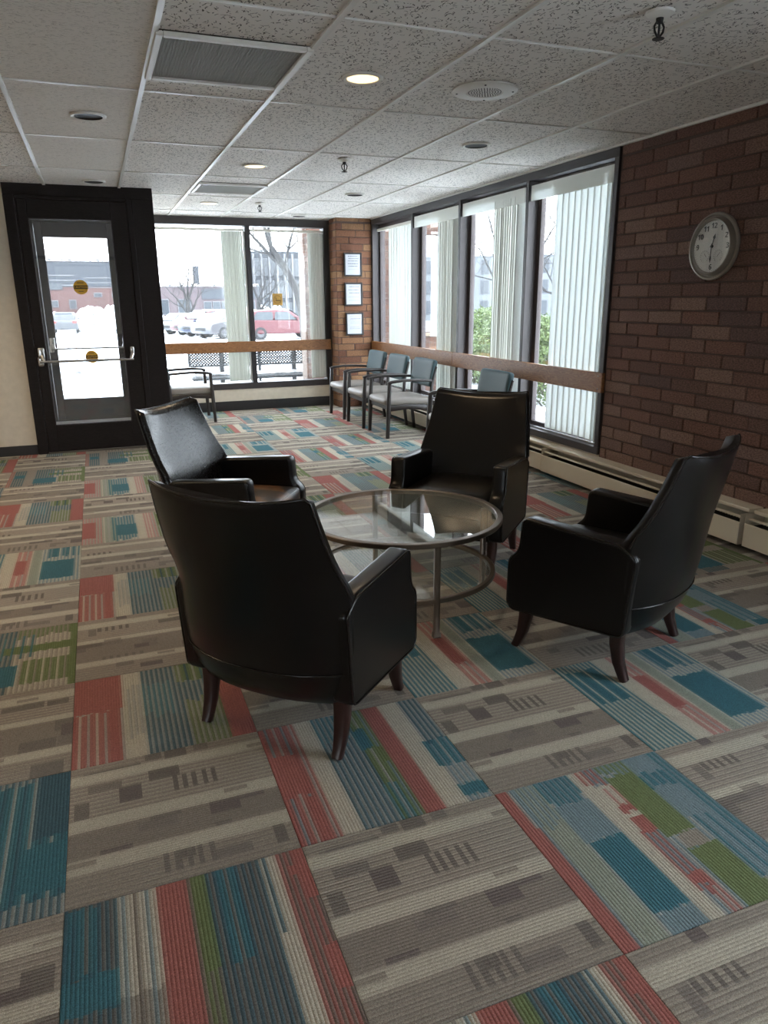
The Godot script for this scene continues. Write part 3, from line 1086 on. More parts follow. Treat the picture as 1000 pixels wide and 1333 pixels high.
	M.color_tiles = [
		carpet([[0.0, 0.07, 0, 1, red, 0], [0.04, 0.09, 0.3, 1, red, 1], [0.09, 0.22, 0, 1, sage, 0], [0.1, 0.2, 0, 0.3, slate, 1], [0.22, 0.42, 0, 0.2, blue, 1], [0.22, 0.42, 0.2, 0.46, slate, 0], [0.24, 0.42, 0.46, 0.9, blue, 0], [0.24, 0.42, 0.9, 1, slate, 0], [0.42, 0.50, 0, 1, cream, 0], [0.46, 0.6, 0, 0.14, red, 1], [0.5, 0.6, 0.14, 0.5, cream, 0], [0.52, 0.6, 0.14, 0.3, pink, 3], [0.52, 0.6, 0.3, 0.36, red, 0], [0.52, 0.6, 0.4, 0.5, red, 0], [0.5, 0.6, 0.5, 0.86, red, 1], [0.52, 0.6, 0.78, 0.84, red, 0], [0.54, 0.6, 0.84, 1, red, 3], [0.6, 0.78, 0, 0.1, green, 1], [0.6, 0.76, 0.1, 0.56, green, 0], [0.64, 0.76, 0.56, 0.66, taupe, 0], [0.62, 0.82, 0.66, 1, green, 0], [0.78, 1.0, 0, 0.5, slate, 1], [0.76, 0.96, 0.14, 0.26, blue, 2], [0.8, 1.0, 0.3, 0.9, slate, 0], [0.8, 1.0, 0.5, 0.9, blue, 4], [0.94, 1.0, 0, 1, blue, 1], [0.86, 1.0, 0.92, 1, blue, 0]], [grey, slate], 1),
		carpet([[0, 0.2, 0, 1, red, 2], [0.02, 0.16, 0.3, 0.65, red, 0], [0.08, 0.2, 0.7, 1, red, 1], [0.2, 0.31, 0, 1, cream, 0], [0.31, 0.52, 0, 1, navy, 1], [0.31, 0.5, 0, 0.3, blue, 1], [0.52, 0.63, 0, 1, green, 2], [0.5, 0.58, 0.2, 0.4, blue, 0], [0.5, 0.58, 0.7, 1, blue, 1], [0.56, 0.63, 0.4, 0.55, green, 0], [0.63, 0.73, 0, 1, red, 0], [0.73, 0.86, 0, 1, cream, 0], [0.86, 1, 0, 0.45, navy, 1], [0.84, 1, 0.45, 0.7, blue, 2], [0.86, 1, 0.7, 0.86, slate, 1], [0.86, 1, 0.87, 0.96, blue, 0]], [slate, grey], 2),
		carpet([[0, 0.2, 0, 1, navy, 1], [0, 0.2, 0.36, 0.52, blue, 0], [0.02, 0.14, 0.02, 0.36, blue, 2], [0.2, 0.36, 0, 1, cream, 2], [0.2, 0.36, 0.5, 1, taupe, 2], [0.36, 0.49, 0, 1, red, 0], [0.49, 0.62, 0, 1, green, 1], [0.5, 0.57, 0, 0.5, green, 0], [0.57, 0.82, 0, 1, navy, 1], [0.6, 0.7, 0.0, 0.5, blue, 2], [0.66, 0.8, 0.86, 1, blue, 0], [0.8, 0.88, 0, 1, cream, 0], [0.8, 0.84, 0, 0.4, navy, 1], [0.88, 1, 0, 1, red, 1], [0.9, 1, 0.1, 0.16, red, 0], [0.9, 1, 0.55, 0.75, red, 2], [0.9, 1, 0.0, 0.3, red, 2]], [slate, dark], 3),
		carpet([[0, 0.28, 0, 0.45, red, 0], [0, 0.28, 0.45, 1, red, 2], [0.2, 0.28, 0, 1, red, 1], [0.28, 0.4, 0, 1, cream, 0], [0.32, 0.4, 0.2, 0.8, grey, 1], [0.4, 0.86, 0, 1, navy, 1], [0.4, 0.6, 0.2, 0.6, blue, 1], [0.62, 0.86, 0, 0.25, green, 2], [0.64, 0.86, 0.5, 1, green, 1], [0.86, 1, 0, 1, red, 0], [0.92, 1, 0.4, 0.8, red, 1]], [cream, grey], 4),
		carpet([[0, 1, 0, 1, navy, 1], [0.5, 1, 0.05, 0.9, blue, 2], [0, 0.45, 0.0, 0.35, green, 0], [0, 0.4, 0.5, 0.8, green, 2], [0.1, 0.5, 0.36, 0.5, navy, 0], [0.8, 1, 0.55, 0.85, blue, 0], [0.0, 0.3, 0.8, 1, navy, 0], [0.85, 1, 0.0, 0.5, navy, 0]], [cream, grey], 5),
		carpet([[0, 0.06, 0, 1, red, 1], [0.06, 0.2, 0, 1, navy, 1], [0.06, 0.2, 0.3, 0.5, blue, 0], [0.2, 0.33, 0, 1, taupe, 0], [0.33, 0.6, 0, 1, navy, 1], [0.33, 0.62, 0.6, 0.9, blue, 0], [0.6, 1, 0.0, 0.15, green, 1], [0.5, 1, 0.3, 0.42, green, 0], [0.66, 1, 0.55, 0.9, green, 2], [0.45, 0.7, 0.12, 0.5, blue, 4], [0.95, 1, 0, 1, green, 0]], [cream, taupe], 6),
		carpet([[0, 0.2, 0, 1, pink, 1], [0.0, 0.14, 0.2, 0.8, red, 0], [0.2, 0.36, 0, 1, sage, 2], [0.3, 0.56, 0.05, 0.95, blue, 1], [0.34, 0.56, 0.4, 0.8, blue, 0], [0.56, 0.72, 0, 1, cream, 0], [0.64, 0.76, 0, 1, pink, 1], [0.76, 1, 0, 1, green, 1], [0.78, 0.95, 0.1, 0.55, green, 2], [0.8, 1, 0.7, 1, sage, 0]], [cream, grey], 7),
		carpet([[0, 0.3, 0, 1, blue, 1], [0.04, 0.26, 0.1, 0.5, blue, 2], [0.3, 0.42, 0, 1, cream, 0], [0.42, 0.56, 0, 1, pink, 2], [0.42, 0.52, 0.3, 0.7, red, 0], [0.56, 0.64, 0, 1, sage, 0], [0.64, 1, 0, 1, slate, 1], [0.66, 0.94, 0.4, 0.9, blue, 0], [0.7, 0.98, 0.0, 0.3, blue, 3]], [grey, cream], 8),
	]
	var neutral := func(sd: int) -> StandardMaterial3D:
		var r := RandomNumberGenerator.new()
		r.seed = sd
		var cmds := []
		var light := Color(0.64, 0.61, 0.56)
		var block := [dark, Color(0.46, 0.435, 0.41), Color(0.49, 0.46, 0.435), Color(0.43, 0.40, 0.385)]
		var u := r.randf_range(0.04, 0.12)
		var bands := []
		for k in 3:
			bands.append(u)
			u += r.randf_range(0.22, 0.36)
		cmds.append([bands[0], bands[1], 0, 1, light, 1])
		if sd % 2 == 0:
			cmds.append([bands[1], bands[2], 0, 1, Color(0.52, 0.49, 0.455), 0])
		for k in 20:
			var bu := floorf(r.randf() * 15.0) / 16.0
			var v := r.randf_range(-0.05, 0.95)
			cmds.append([bu, bu + r.randi_range(1, 2) / 16.0, maxf(v, 0.0), minf(1.0, v + r.randf_range(0.05, 0.2)), block[r.randi() % 4], 5])
		for k in 2:
			var bu := (2.0 + 8.0 * k + floorf(r.randf() * 4.0)) / 16.0
			var v := r.randf_range(0, 0.6)
			for q in r.randi_range(3, 7):
				cmds.append([bu, bu + 2.0 / 16.0, minf(1.0, v + q * 0.05), minf(1.0, v + q * 0.05 + 0.024), block[k], 5])
		for k in 3:
			cmds.append([bands[k], bands[k] + r.randf_range(0.05, 0.1), 0, 1, cream, 0])
			var v := r.randf()
			cmds.append([bands[k] + 0.02, bands[k] + 0.05, v, minf(1.0, v + 0.12), taupe, 5])
		return carpet(cmds, [Color(0.59, 0.56, 0.515), Color(0.53, 0.50, 0.465)], sd)
	M.plain_tiles = []
	for k in 6:
		M.plain_tiles.append(neutral.call(100 + k * 7))

# ----------------------------------------------------------------- floor
func build_floor() -> void:
	var f := structure("floor")
	slab(f, "subfloor", Vector3(LEFT_X - 0.2, -0.2, BACK_Z + 0.2), Vector3(WALL_X + 0.25, -0.006, FAR_Z - 0.2), mat(Color(0.45, 0.42, 0.39), 0.95), 0.001)
	var fixed := {Vector2i(1, 0): 0, Vector2i(0, 1): 1, Vector2i(-1, 0): 2, Vector2i(-1, 2): 3, Vector2i(-2, 1): 4, Vector2i(-2, 3): 5, Vector2i(-1, 4): 3, Vector2i(2, 1): 7, Vector2i(1, 2): 7, Vector2i(0, 3): 6,
		Vector2i(-1, 6): 6, Vector2i(-1, 8): 6, Vector2i(-2, 5): 7, Vector2i(-2, 7): 3, Vector2i(0, -1): 2, Vector2i(1, 4): 3, Vector2i(3, 2): 0}
	for i in range(-5, 6):
		for j in range(-4, 15):
			var x0 := 0.353 + TILE * i
			var x1 := minf(x0 + TILE, WALL_X)
			var z0 := -1.542 - TILE * j
			var z1 := z0 + TILE
			var cz0 := maxf(z0, FAR_Z)
			if x1 - x0 < 0.02 or z1 - cz0 < 0.02:
				continue
			if x1 < 0.62 and z1 <= DOOR_Z + 0.01:
				continue
			if x0 < 0.60 and cz0 < DOOR_Z:
				cz0 = DOOR_Z if x1 < 0.95 and x0 < 0.3 else cz0
			var u1 := (x1 - x0) / TILE
			var v0 := (cz0 - z0) / TILE
			var colored := posmod(i + j, 2) == 1
			var key := Vector2i(i, j)
			var m: Material
			if colored:
				m = M.color_tiles[fixed[key] if fixed.has(key) else posmod(i * 5 + j * 3 + (i * j) * 2, 8)]
			else:
				m = M.plain_tiles[posmod(i * 2 + j * 3 + (i * j), 6)]
			part(f, "carpet_tile", carpet_tile_mesh(x1 - x0, z1 - cz0, 0.0, v0, u1, 1.0, not colored), m, Vector3((x0 + x1) * 0.5, 0, (cz0 + z1) * 0.5))

# ----------------------------------------------------------------- ceiling
func build_ceiling() -> void:
	var c := structure("ceiling")
	slab(c, "slab", Vector3(LEFT_X - 0.2, CEIL + 0.03, BACK_Z + 0.2), Vector3(WALL_X + 0.25, CEIL + 0.25, FAR_Z - 0.2), mat(Color(0.5, 0.48, 0.46), 0.9), 0.001)
	var xs := []
	var zs := []
	var gx := 0.6096
	var gz := 1.21
	var x := 0.323 - gx * 8
	while x < WALL_X:
		xs.append(x)
		x += gx
	xs.append(WALL_X)
	var z := -2.85 + gz * 5
	while z > FAR_Z:
		zs.append(z)
		z -= gz
	zs.append(FAR_Z)
	xs[0] = LEFT_X
	zs[0] = BACK_Z
	var key_mesh := {}
	for i in xs.size() - 1:
		for j in zs.size() - 1:
			var w: float = xs[i + 1] - xs[i]
			var d: float = zs[j] - zs[j + 1]
			if w < 0.03 or d < 0.03:
				continue
			# the return-air grilles replace part of two boards
			var za: float = zs[j]
			var zb: float = zs[j + 1]
			if absf(xs[i] - 0.323) < 0.05 and za > -3.4 and zb < -3.4:
				ceiling_board(c, xs[i], xs[i + 1], za, -3.19, 0)
				ceiling_board(c, xs[i], xs[i + 1], -3.80, zb, 0)
				continue
			if absf(xs[i] - 0.9326) < 0.05 and za > -7.1 and zb < -7.1:
				ceiling_board(c, xs[i], xs[i + 1], za, -6.82, 0)
				ceiling_board(c, xs[i], xs[i + 1], -7.38, zb, 0)
				continue
			ceiling_board(c, xs[i], xs[i + 1], za, zb, 1 if absf(xs[i] + 0.2866) < 0.05 else 0)
	for xx in xs:
		slab(c, "grid_bar", Vector3(xx - 0.012, CEIL - 0.001, BACK_Z), Vector3(xx + 0.012, CEIL + 0.03, FAR_Z), M.tbar, 0.001)
	for zz in zs:
		for i in xs.size() - 1:
			slab(c, "cross_bar", Vector3(xs[i] + 0.012, CEIL + 0.002, zz - 0.007), Vector3(xs[i + 1] - 0.012, CEIL + 0.03, zz + 0.007), M.tbar, 0.001)
	slab(c, "wall_angle", Vector3(WALL_X - 0.022, CEIL - 0.004, BACK_Z), Vector3(WALL_X, CEIL + 0.02, FAR_Z), M.tbar, 0.001)

func ceiling_board(c: Node, x0: float, x1: float, za: float, zb: float, kind: int) -> void:
	var w := x1 - x0
	var d := za - zb
	if d < 0.02:
		return
	var key := "cb %.3f %.3f" % [w, d]
	if not cache.has(key):
		var st := begin(false)
		var y := 0.0
		for p in [Vector3(-w / 2, y, -d / 2), Vector3(w / 2, y, d / 2), Vector3(w / 2, y, -d / 2), Vector3(-w / 2, y, -d / 2), Vector3(-w / 2, y, d / 2), Vector3(w / 2, y, d / 2)]:
			st.set_uv(Vector2(p.z / 1.22 + 0.5, p.x / 0.61 + 0.5))
			st.add_vertex(p)
		for p in [Vector3(-w / 2, 0.018, -d / 2), Vector3(w / 2, 0.018, -d / 2), Vector3(w / 2, 0.018, d / 2), Vector3(-w / 2, 0.018, -d / 2), Vector3(w / 2, 0.018, d / 2), Vector3(-w / 2, 0.018, d / 2)]:
			st.set_uv(Vector2(p.z / 1.22 + 0.5, p.x / 0.61 + 0.5))
			st.add_vertex(p)
		st.generate_normals()
		cache[key] = st.commit()
	part(c, "ceiling_tile", cache[key], M.ceil1 if kind == 1 else M.ceil0, Vector3((x0 + x1) * 0.5, CEIL + 0.009, (za + zb) * 0.5), Vector3(0, PI if rng.randf() < 0.5 else 0.0, 0))

# ----------------------------------------------------------------- right wall: brick, windows, rail
const WIN_Z0 := -4.37
const WIN_Z1 := -9.17
func build_right_wall() -> void:
	var w := structure("wall_right")
	# core behind the bricks
	slab(w, "mortar", Vector3(WALL_X + 0.008, -0.2, WIN_Z0 + 0.001), Vector3(WALL_X + 0.25, CEIL + 0.03, -0.95), M.mortar, 0.001)
	bricks(w, Vector3(WALL_X, 0.225, -1.62), Vector3(0, 0, -1), Vector3(-1, 0, 0), 2.735, CEIL - 0.225, M.bricks, 41)
	slab(w, "plain_wall", Vector3(WALL_X, 0.225, -0.95), Vector3(WALL_X + 0.004, CEIL, -1.62), M.mortar, 0.001)
	# below the glazing and above it
	slab(w, "sill_wall", Vector3(WALL_X, -0.2, WIN_Z0), Vector3(WALL_X + 0.2, 0.245, FAR_Z - 0.1), M.cream, 0.002)
	slab(w, "header", Vector3(WALL_X + 0.02, 2.26, WIN_Z0), Vector3(WALL_X + 0.2, CEIL + 0.03, FAR_Z - 0.1), M.frame, 0.002)
	slab(w, "wall_end", Vector3(WALL_X, -0.2, BACK_Z + 0.2), Vector3(WALL_X + 0.25, CEIL + 0.03, 0.6), M.cream, 0.002)
	slab(w, "sill_wall", Vector3(WALL_X, -0.2, 0.6), Vector3(WALL_X + 0.2, 0.245, -0.95), M.cream, 0.002)
	slab(w, "header", Vector3(WALL_X + 0.02, 2.26, 0.6), Vector3(WALL_X + 0.2, CEIL + 0.03, -0.95), M.frame, 0.002)
	# the glazed runs
	window_run("window_1", [WIN_Z0, -5.50, -6.71, -7.87, WIN_Z1])
	window_run("window_2", [0.6, -0.95])
	# wooden chair rail across the windows
	for s in [["trim_1", -4.36, -6.78], ["trim_2", -6.782, -9.16]]:
		var t := structure(s[0], Vector3(WALL_X - 0.012, 0.772, (s[1] + s[2]) * 0.5))
		part(t, "rail_board", box(Vector3(absf(s[1] - s[2]), 0.142, 0.032), 0.004), M.oak, Vector3.ZERO, Vector3(0, PI / 2, 0))
		if s[0] == "trim_1":
			part(t, "screw", lathe([Vector2(0.0, 0.0), Vector2(0.006, 0.0), Vector2(0.005, 0.003), Vector2(0, 0.004)], 10), M.chrome, Vector3(-0.016, 0.045, 1.17), Vector3(0, 0, PI / 2))
			part(t, "screw", lathe([Vector2(0.0, 0.0), Vector2(0.006, 0.0), Vector2(0.005, 0.003), Vector2(0, 0.004)], 10), M.chrome, Vector3(-0.016, -0.045, 1.17), Vector3(0, 0, PI / 2))
	# blinds in the four bays
	var open_stack := func(a: float, b: float, n: int, base: float, sd: int) -> Array:
		var r := RandomNumberGenerator.new()
		r.seed = sd
		var out := []
		for k in n:
			out.append([lerpf(a, b, k / float(n - 1)), base + r.randf_range(-14, 14)])
		return out
	var vs := []
	for k in 8:
		vs.append([0.172 + k * 0.0765, 7.0])
	vs.append([0.075, 60.0])
	vs.append([0.035, 75.0])
	var X := WALL_X + 0.045
	vertical_blind("white vertical blind half closed in window beside the brick wall", Vector3(X, 0, -4.40), Vector3(0, 0, -1), vs, 2.17, 0.325, 1.07, 0.115, [M.blind])
	vertical_blind("white vertical blind bunched open, second window bay from the brick wall", Vector3(X, 0, -5.56), Vector3(0, 0, -1), open_stack.call(0.10, 0.48, 11, 62.0, 5), 2.17, 0.325, 1.12, 0.115, [M.blind, M.blind2])
	vertical_blind("white vertical blind bunched open, third window bay from the brick wall", Vector3(X, 0, -6.77), Vector3(0, 0, -1), open_stack.call(0.10, 0.44, 8, 40.0, 6), 2.17, 0.325, 1.07, 0.115, [M.blind2, M.blind])
	vertical_blind("white vertical blind behind the guest chairs in bay beside the brick pillar", Vector3(X, 0, -7.93), Vector3(0, 0, -1), open_stack.call(0.14, 0.70, 8, 14.0, 8), 2.17, 0.325, 1.14, 0.0, [M.blind])

func window_run(called: String, z: Array) -> void:
	var w := structure(called, Vector3(WALL_X, 0, 0))
	var n := z.size()
	var y0 := 0.245
	var y1 := 2.26
	slab(w, "frame_sill", Vector3(-0.012, y0, z[0]), Vector3(0.16, y0 + 0.055, z[n - 1]), M.frame, 0.003)
	slab(w, "frame_head", Vector3(-0.012, y1, z[0]), Vector3(0.16, y1 + 0.062, z[n - 1]), M.frame, 0.003)
	slab(w, "sill_strip", Vector3(0.03, y0 + 0.055, z[0] - 0.04), Vector3(0.06, y0 + 0.07, z[n - 1] + 0.02), M.chrome, 0.002)
	for i in n:
		var zc: float = z[i]
		if i == 0:
			slab(w, "frame_post", Vector3(-0.012, y0 + 0.055, zc), Vector3(0.16, y1, zc - 0.045), M.frame, 0.003)
		elif i == n - 1:
			slab(w, "frame_post", Vector3(-0.012, y0 + 0.055, zc), Vector3(0.16, y1, zc + 0.04), M.frame, 0.003)
		else:
			slab(w, "frame_post", Vector3(-0.012, y0 + 0.055, zc - 0.022), Vector3(0.16, y1, zc + 0.022), M.frame, 0.003)
	for i in n - 1:
		var a: float = z[i] - 0.04
		var b: float = z[i + 1] + 0.02
		# sash inside each bay
		slab(w, "sash_stile", Vector3(0.08, y0 + 0.055, b + 0.002), Vector3(0.125, y1, b + 0.055), M.frame_brown, 0.003)
		slab(w, "sash_stile", Vector3(0.08, y0 + 0.055, a - 0.055), Vector3(0.125, y1, a - 0.002), M.frame_brown, 0.003)
		slab(w, "sash_rail", Vector3(0.08, y0 + 0.055, a - 0.055), Vector3(0.125, y0 + 0.10, b + 0.055), M.frame_brown, 0.003)
		slab(w, "sash_rail", Vector3(0.08, y1 - 0.045, a - 0.055), Vector3(0.125, y1, b + 0.055), M.frame_brown, 0.003)
		slab(w, "pane", Vector3(0.10, y0 + 0.09, a - 0.05), Vector3(0.106, y1 - 0.04, b + 0.05), M.pane, 0.0005)

# ----------------------------------------------------------------- far wall
func build_far_wall() -> void:
	var w := structure("wall_far")
	slab(w, "sill_wall", Vector3(0.60, -0.2, FAR_Z), Vector3(WALL_X + 0.2, 0.27, FAR_Z - 0.2), M.cream, 0.002)
	slab(w, "header", Vector3(0.60, 2.27, FAR_Z), Vector3(WALL_X + 0.2, CEIL + 0.03, FAR_Z - 0.2), M.frame, 0.002)
	slab(w, "pier", Vector3(2.87, -0.2, FAR_Z), Vector3(WALL_X + 0.2, CEIL + 0.03, FAR_Z - 0.2), M.out_mortar, 0.002)
	var b := structure("baseboard_far", Vector3(1.73, 0.06, FAR_Z + 0.008))
	part(b, "board", box(Vector3(2.3, 0.12, 0.016), 0.004), M.black_base)
	# glazing
	var g := structure("window_3", Vector3(0, 0, FAR_Z))
	slab(g, "frame_sill", Vector3(0.66, 0.27, -0.14), Vector3(2.88, 0.345, 0.012), M.frame, 0.003)
	slab(g, "frame_head", Vector3(0.66, 2.235, -0.14), Vector3(2.88, CEIL, 0.012), M.frame, 0.003)
	for x in [[0.66, 0.72], [1.82, 1.88], [2.815, 2.88]]:
		slab(g, "frame_post", Vector3(x[0], 0.345, -0.14), Vector3(x[1], 2.235, 0.012), M.black_base if x[0] > 1 else M.frame, 0.003)
	slab(g, "pane", Vector3(0.71, 0.34, -0.08), Vector3(1.83, 2.24, -0.074), M.pane, 0.0005)
	slab(g, "pane", Vector3(1.87, 0.34, -0.08), Vector3(2.83, 2.24, -0.074), M.pane, 0.0005)
	var t := structure("trim_3", Vector3(1.77, 0.80, FAR_Z + 0.03))
	part(t, "rail_board", box(Vector3(2.2, 0.132, 0.032), 0.004), M.oak)
	var r := RandomNumberGenerator.new()
	r.seed = 4
	var v := []
	for k in 13:
		v.append([0.80 + k * 0.024, 60.0 + r.randf_range(-10, 10)])
	vertical_blind("white vertical blind bunched beside the dark mullion of far window", Vector3(0.74, 0, FAR_Z - 0.03), Vector3(1, 0, 0), v, 2.17, 0.37, 1.07, 0.0, [M.blind2, M.blind])
	v = []
	for k in 5:
		v.append([0.76 + k * 0.038, 20.0 + r.randf_range(-6, 6)])
	vertical_blind("white vertical blind drawn against the pillar side of far window", Vector3(1.89, 0, FAR_Z - 0.03), Vector3(1, 0, 0), v, 2.17, 0.37, 0.92, 0.0, [M.blind2])
	# brick pillar in the corner
	var p := structure("wall_pillar", Vector3(0, 0, 0))
	slab(p, "mortar", Vector3(2.894, 0, FAR_Z), Vector3(WALL_X, CEIL, -9.174), M.mortar, 0.001)
	bricks(p, Vector3(2.89, 0, -9.17), Vector3(1, 0, 0), Vector3(0, 0, 1), 0.475, CEIL, M.pillar_bricks, 12)
	bricks(p, Vector3(2.89, 0, FAR_Z + 0.016), Vector3(0, 0, 1), Vector3(-1, 0, 0), 0.27, CEIL, M.pillar_bricks, 13, Rect2(), 0.1)

# ----------------------------------------------------------------- entrance: inner door, vestibule, outer door
func door_leaf(called: String, label: String, z: float, hardware: bool) -> void:
	var d := structure(called, Vector3(0, 0, z), label, "door")
	var x0 := -0.5235
	var x1 := 0.3695
	var top := 2.2095
	slab(d, "stile", Vector3(x0, 0.0145, -0.022), Vector3(-0.445, top, 0.022), M.door, 0.003)
	slab(d, "stile", Vector3(0.23, 0.0145, -0.022), Vector3(x1, top, 0.022), M.door, 0.003)
	slab(d, "top_rail", Vector3(-0.445, 2.055, -0.022), Vector3(0.23, top, 0.022), M.door, 0.003)
	slab(d, "bottom_rail", Vector3(-0.445, 0.0145, -0.022), Vector3(0.23, 0.262, 0.022), M.door, 0.003)
	slab(d, "pane", Vector3(-0.45, 0.255, -0.004), Vector3(0.235, 2.06, 0.004), M.pane, 0.0005)
	for q in [[-0.447, -0.437], [0.222, 0.232]]:
		slab(d, "glazing_bead", Vector3(q[0], 0.262, 0.004), Vector3(q[1], 2.055, 0.026), M.door_edge, 0.002)
	slab(d, "glazing_bead", Vector3(-0.437, 0.255, 0.004), Vector3(0.222, 0.267, 0.026), M.door_edge, 0.002)
	slab(d, "glazing_bead", Vector3(-0.437, 2.048, 0.004), Vector3(0.222, 2.06, 0.026), M.door_edge, 0.002)
	# crash bar
	var st := begin()
	tube(st, [Vector3(-0.50, 0.845, 0.085), Vector3(0.30, 0.845, 0.085)], 0.011, 10)
	var bar_part := part(d, "push_bar", done(st), M.chrome)
	for s in [[-0.482, 0.9, 1.0], [0.295, 0.9, 0.62]]:
		part(bar_part, "bar_housing", rbox(Vector3(0.058 * (0.75 + 0.25 * s[2]) * (1.0 if s[2] > 0.9 else 0.75), 0.10 if s[2] > 0.9 else 0.08, 0.05), 0.014, 6), M.chrome, Vector3(s[0], 0.92, 0.045))
		st = begin()
		tube(st, [Vector3(s[0] , 0.9, 0.05), Vector3(s[0] + 0.012 * signf(s[0]) * -1, 0.862, 0.075), Vector3(s[0] + 0.02 * -signf(s[0]), 0.845, 0.085)], [0.02, 0.017, 0.013], 10)
		part(bar_part, "bar_arm", done(st), M.chrome)
		if s[2] > 0.9:
			part(bar_part, "bar_housing", rbox(Vector3(0.05, 0.09, 0.045), 0.016, 6), M.chrome, Vector3(s[0] - 0.012, 0.845, 0.042))

func build_entrance() -> void:
	M.door_edge = mat(Color(0.20, 0.16, 0.15), 0.6)
	M.door_edge.albedo_texture = tex(tint_image(noise_image(256, 0.06, 4, 15), Color(0.45, 0.42, 0.4), Color(1, 1, 1), 0.35, 0.6))
	M.door_edge.uv1_triplanar = true
	M.door_edge.uv1_scale = Vector3(3, 3, 3)
	# wall the door stands in
	var w := structure("wall_entrance")
	slab(w, "plaster", Vector3(LEFT_X, 0, DOOR_Z), Vector3(-0.62, CEIL + 0.02, DOOR_Z - 0.12), M.cream, 0.002)
	slab(w, "door_header", Vector3(-0.62, 2.24, DOOR_Z + 0.02), Vector3(0.60, CEIL + 0.02, DOOR_Z - 0.12), M.door, 0.002)
	slab(w, "corner_post", Vector3(0.42, 0, DOOR_Z + 0.02), Vector3(0.60, 2.24, DOOR_Z - 0.12), M.door, 0.003)
	slab(w, "vestibule_side", Vector3(0.50, 0, DOOR_Z - 0.12), Vector3(0.60, CEIL + 0.02, FAR_Z - 0.2), M.cream, 0.002)
	slab(w, "vestibule_side", Vector3(-0.72, 0, DOOR_Z - 0.12), Vector3(-0.62, CEIL + 0.02, FAR_Z - 0.2), M.cream, 0.002)
	slab(w, "vestibule_front", Vector3(-0.53, 0, FAR_Z + 0.06), Vector3(0.37, 0.0145, FAR_Z - 0.2), M.door, 0.002)
	slab(w, "vestibule_front", Vector3(-0.62, 2.19, FAR_Z + 0.06), Vector3(0.50, CEIL + 0.02, FAR_Z - 0.2), M.door, 0.002)
	slab(w, "vestibule_front", Vector3(0.37, 0, FAR_Z + 0.06), Vector3(0.50, 2.24, FAR_Z - 0.2), M.door, 0.002)
	slab(w, "vestibule_front", Vector3(-0.62, 0, FAR_Z + 0.06), Vector3(-0.53, 2.24, FAR_Z - 0.2), M.door, 0.002)
	# jambs
	var j := structure("trim_4", Vector3(0, 0, DOOR_Z))
	slab(j, "jamb", Vector3(-0.62, 0, -0.12), Vector3(-0.535, 2.24, 0.03), M.door, 0.004)
	slab(j, "jamb_stop", Vector3(-0.535, 0, -0.05), Vector3(-0.524, 2.24, 0.012), M.door_edge, 0.002)
	slab(j, "jamb", Vector3(0.37, 0, -0.12), Vector3(0.42, 2.24, 0.03), M.door, 0.004)
	slab(j, "head", Vector3(-0.535, 2.21, -0.12), Vector3(0.37, 2.24, 0.03), M.door, 0.004)
	slab(j, "threshold", Vector3(-0.535, 0, -0.1), Vector3(0.37, 0.014, 0.05), mat(Color(0.42, 0.40, 0.38), 0.4, 0.6), 0.004)
	door_leaf("door_1", "dark wooden glazed door with steel push bar beside the cream wall", DOOR_Z, true)
	door_leaf("door_2", "dark outer door seen through the glass of the inner door", FAR_Z + 0.10, true)
	var b := structure("baseboard_entrance", Vector3((LEFT_X - 0.62) * 0.5, 0.045, DOOR_Z + 0.008))
	part(b, "board", box(Vector3(-0.62 - LEFT_X, 0.09, 0.016), 0.004), M.black_base)
	# round caution stickers on the door glass, a square one on the far window
	caution_sticker("round yellow caution sticker high on the door glass", Vector3(-0.088, 1.487, DOOR_Z + 0.006), 0.062)
	caution_sticker("round yellow caution sticker low on the door glass behind push bar", Vector3(-0.062, 0.872, DOOR_Z + 0.006), 0.056)
	var s := thing("window_sticker", "square orange sticker with ringed smoking mark on far window", "sticker", Vector3(2.207, 1.37, FAR_Z - 0.072))
	part(s, "backing", box(Vector3(0.125, 0.145, 0.001), 0.0002), mat(Color(0.72, 0.56, 0.24), 0.5))
	var st := begin()
	var ring := []
	for k in 28:
		var a := TAU * k / 28
		ring.append(Vector3(cos(a) * 0.048, sin(a) * 0.048, 0.001))
	tube(st, ring, 0.0035, 5, true)
	part(s, "ring", done(st), mat(Color(0.45, 0.30, 0.12), 0.5))
	part(s, "cigarette", box(Vector3(0.066, 0.011, 0.001), 0.0002), mat(Color(0.35, 0.25, 0.12), 0.5), Vector3(0.004, -0.012, 0.001))
	part(s, "smoke", box(Vector3(0.008, 0.03, 0.001), 0.0002), mat(Color(0.35, 0.25, 0.12), 0.5), Vector3(-0.02, 0.012, 0.001), Vector3(0, 0, 0.4))

func caution_sticker(label: String, at: Vector3, r: float) -> void:
	var s := thing("caution_sticker", label, "sticker", at, 0.0, "caution stickers on the door")
	part(s, "disc", lathe([Vector2(0, -0.0008), Vector2(r, -0.0008), Vector2(r, 0.0008), Vector2(0, 0.0008)], 40), mat(Color(0.78, 0.60, 0.16), 0.5), Vector3.ZERO, Vector3(PI / 2, 0, 0))
	part(s, "band", box(Vector3(r * 1.93, r * 0.5, 0.0012), 0.0003), mat(Color(0.09, 0.08, 0.06), 0.5), Vector3(0, 0, 0.001))
	part(s, "lettering", text_mesh("CAUTION", r * 0.42, 0.001), mat(Color(0.80, 0.62, 0.18), 0.5), Vector3(0, 0, 0.002))
	for k in 2:
		part(s, "small_print", box(Vector3(r * [0.9, 0.7][k], r * 0.09, 0.0008), 0.0002), mat(Color(0.14, 0.12, 0.08), 0.5), Vector3(0, r * [0.6, -0.58][k], 0.001))

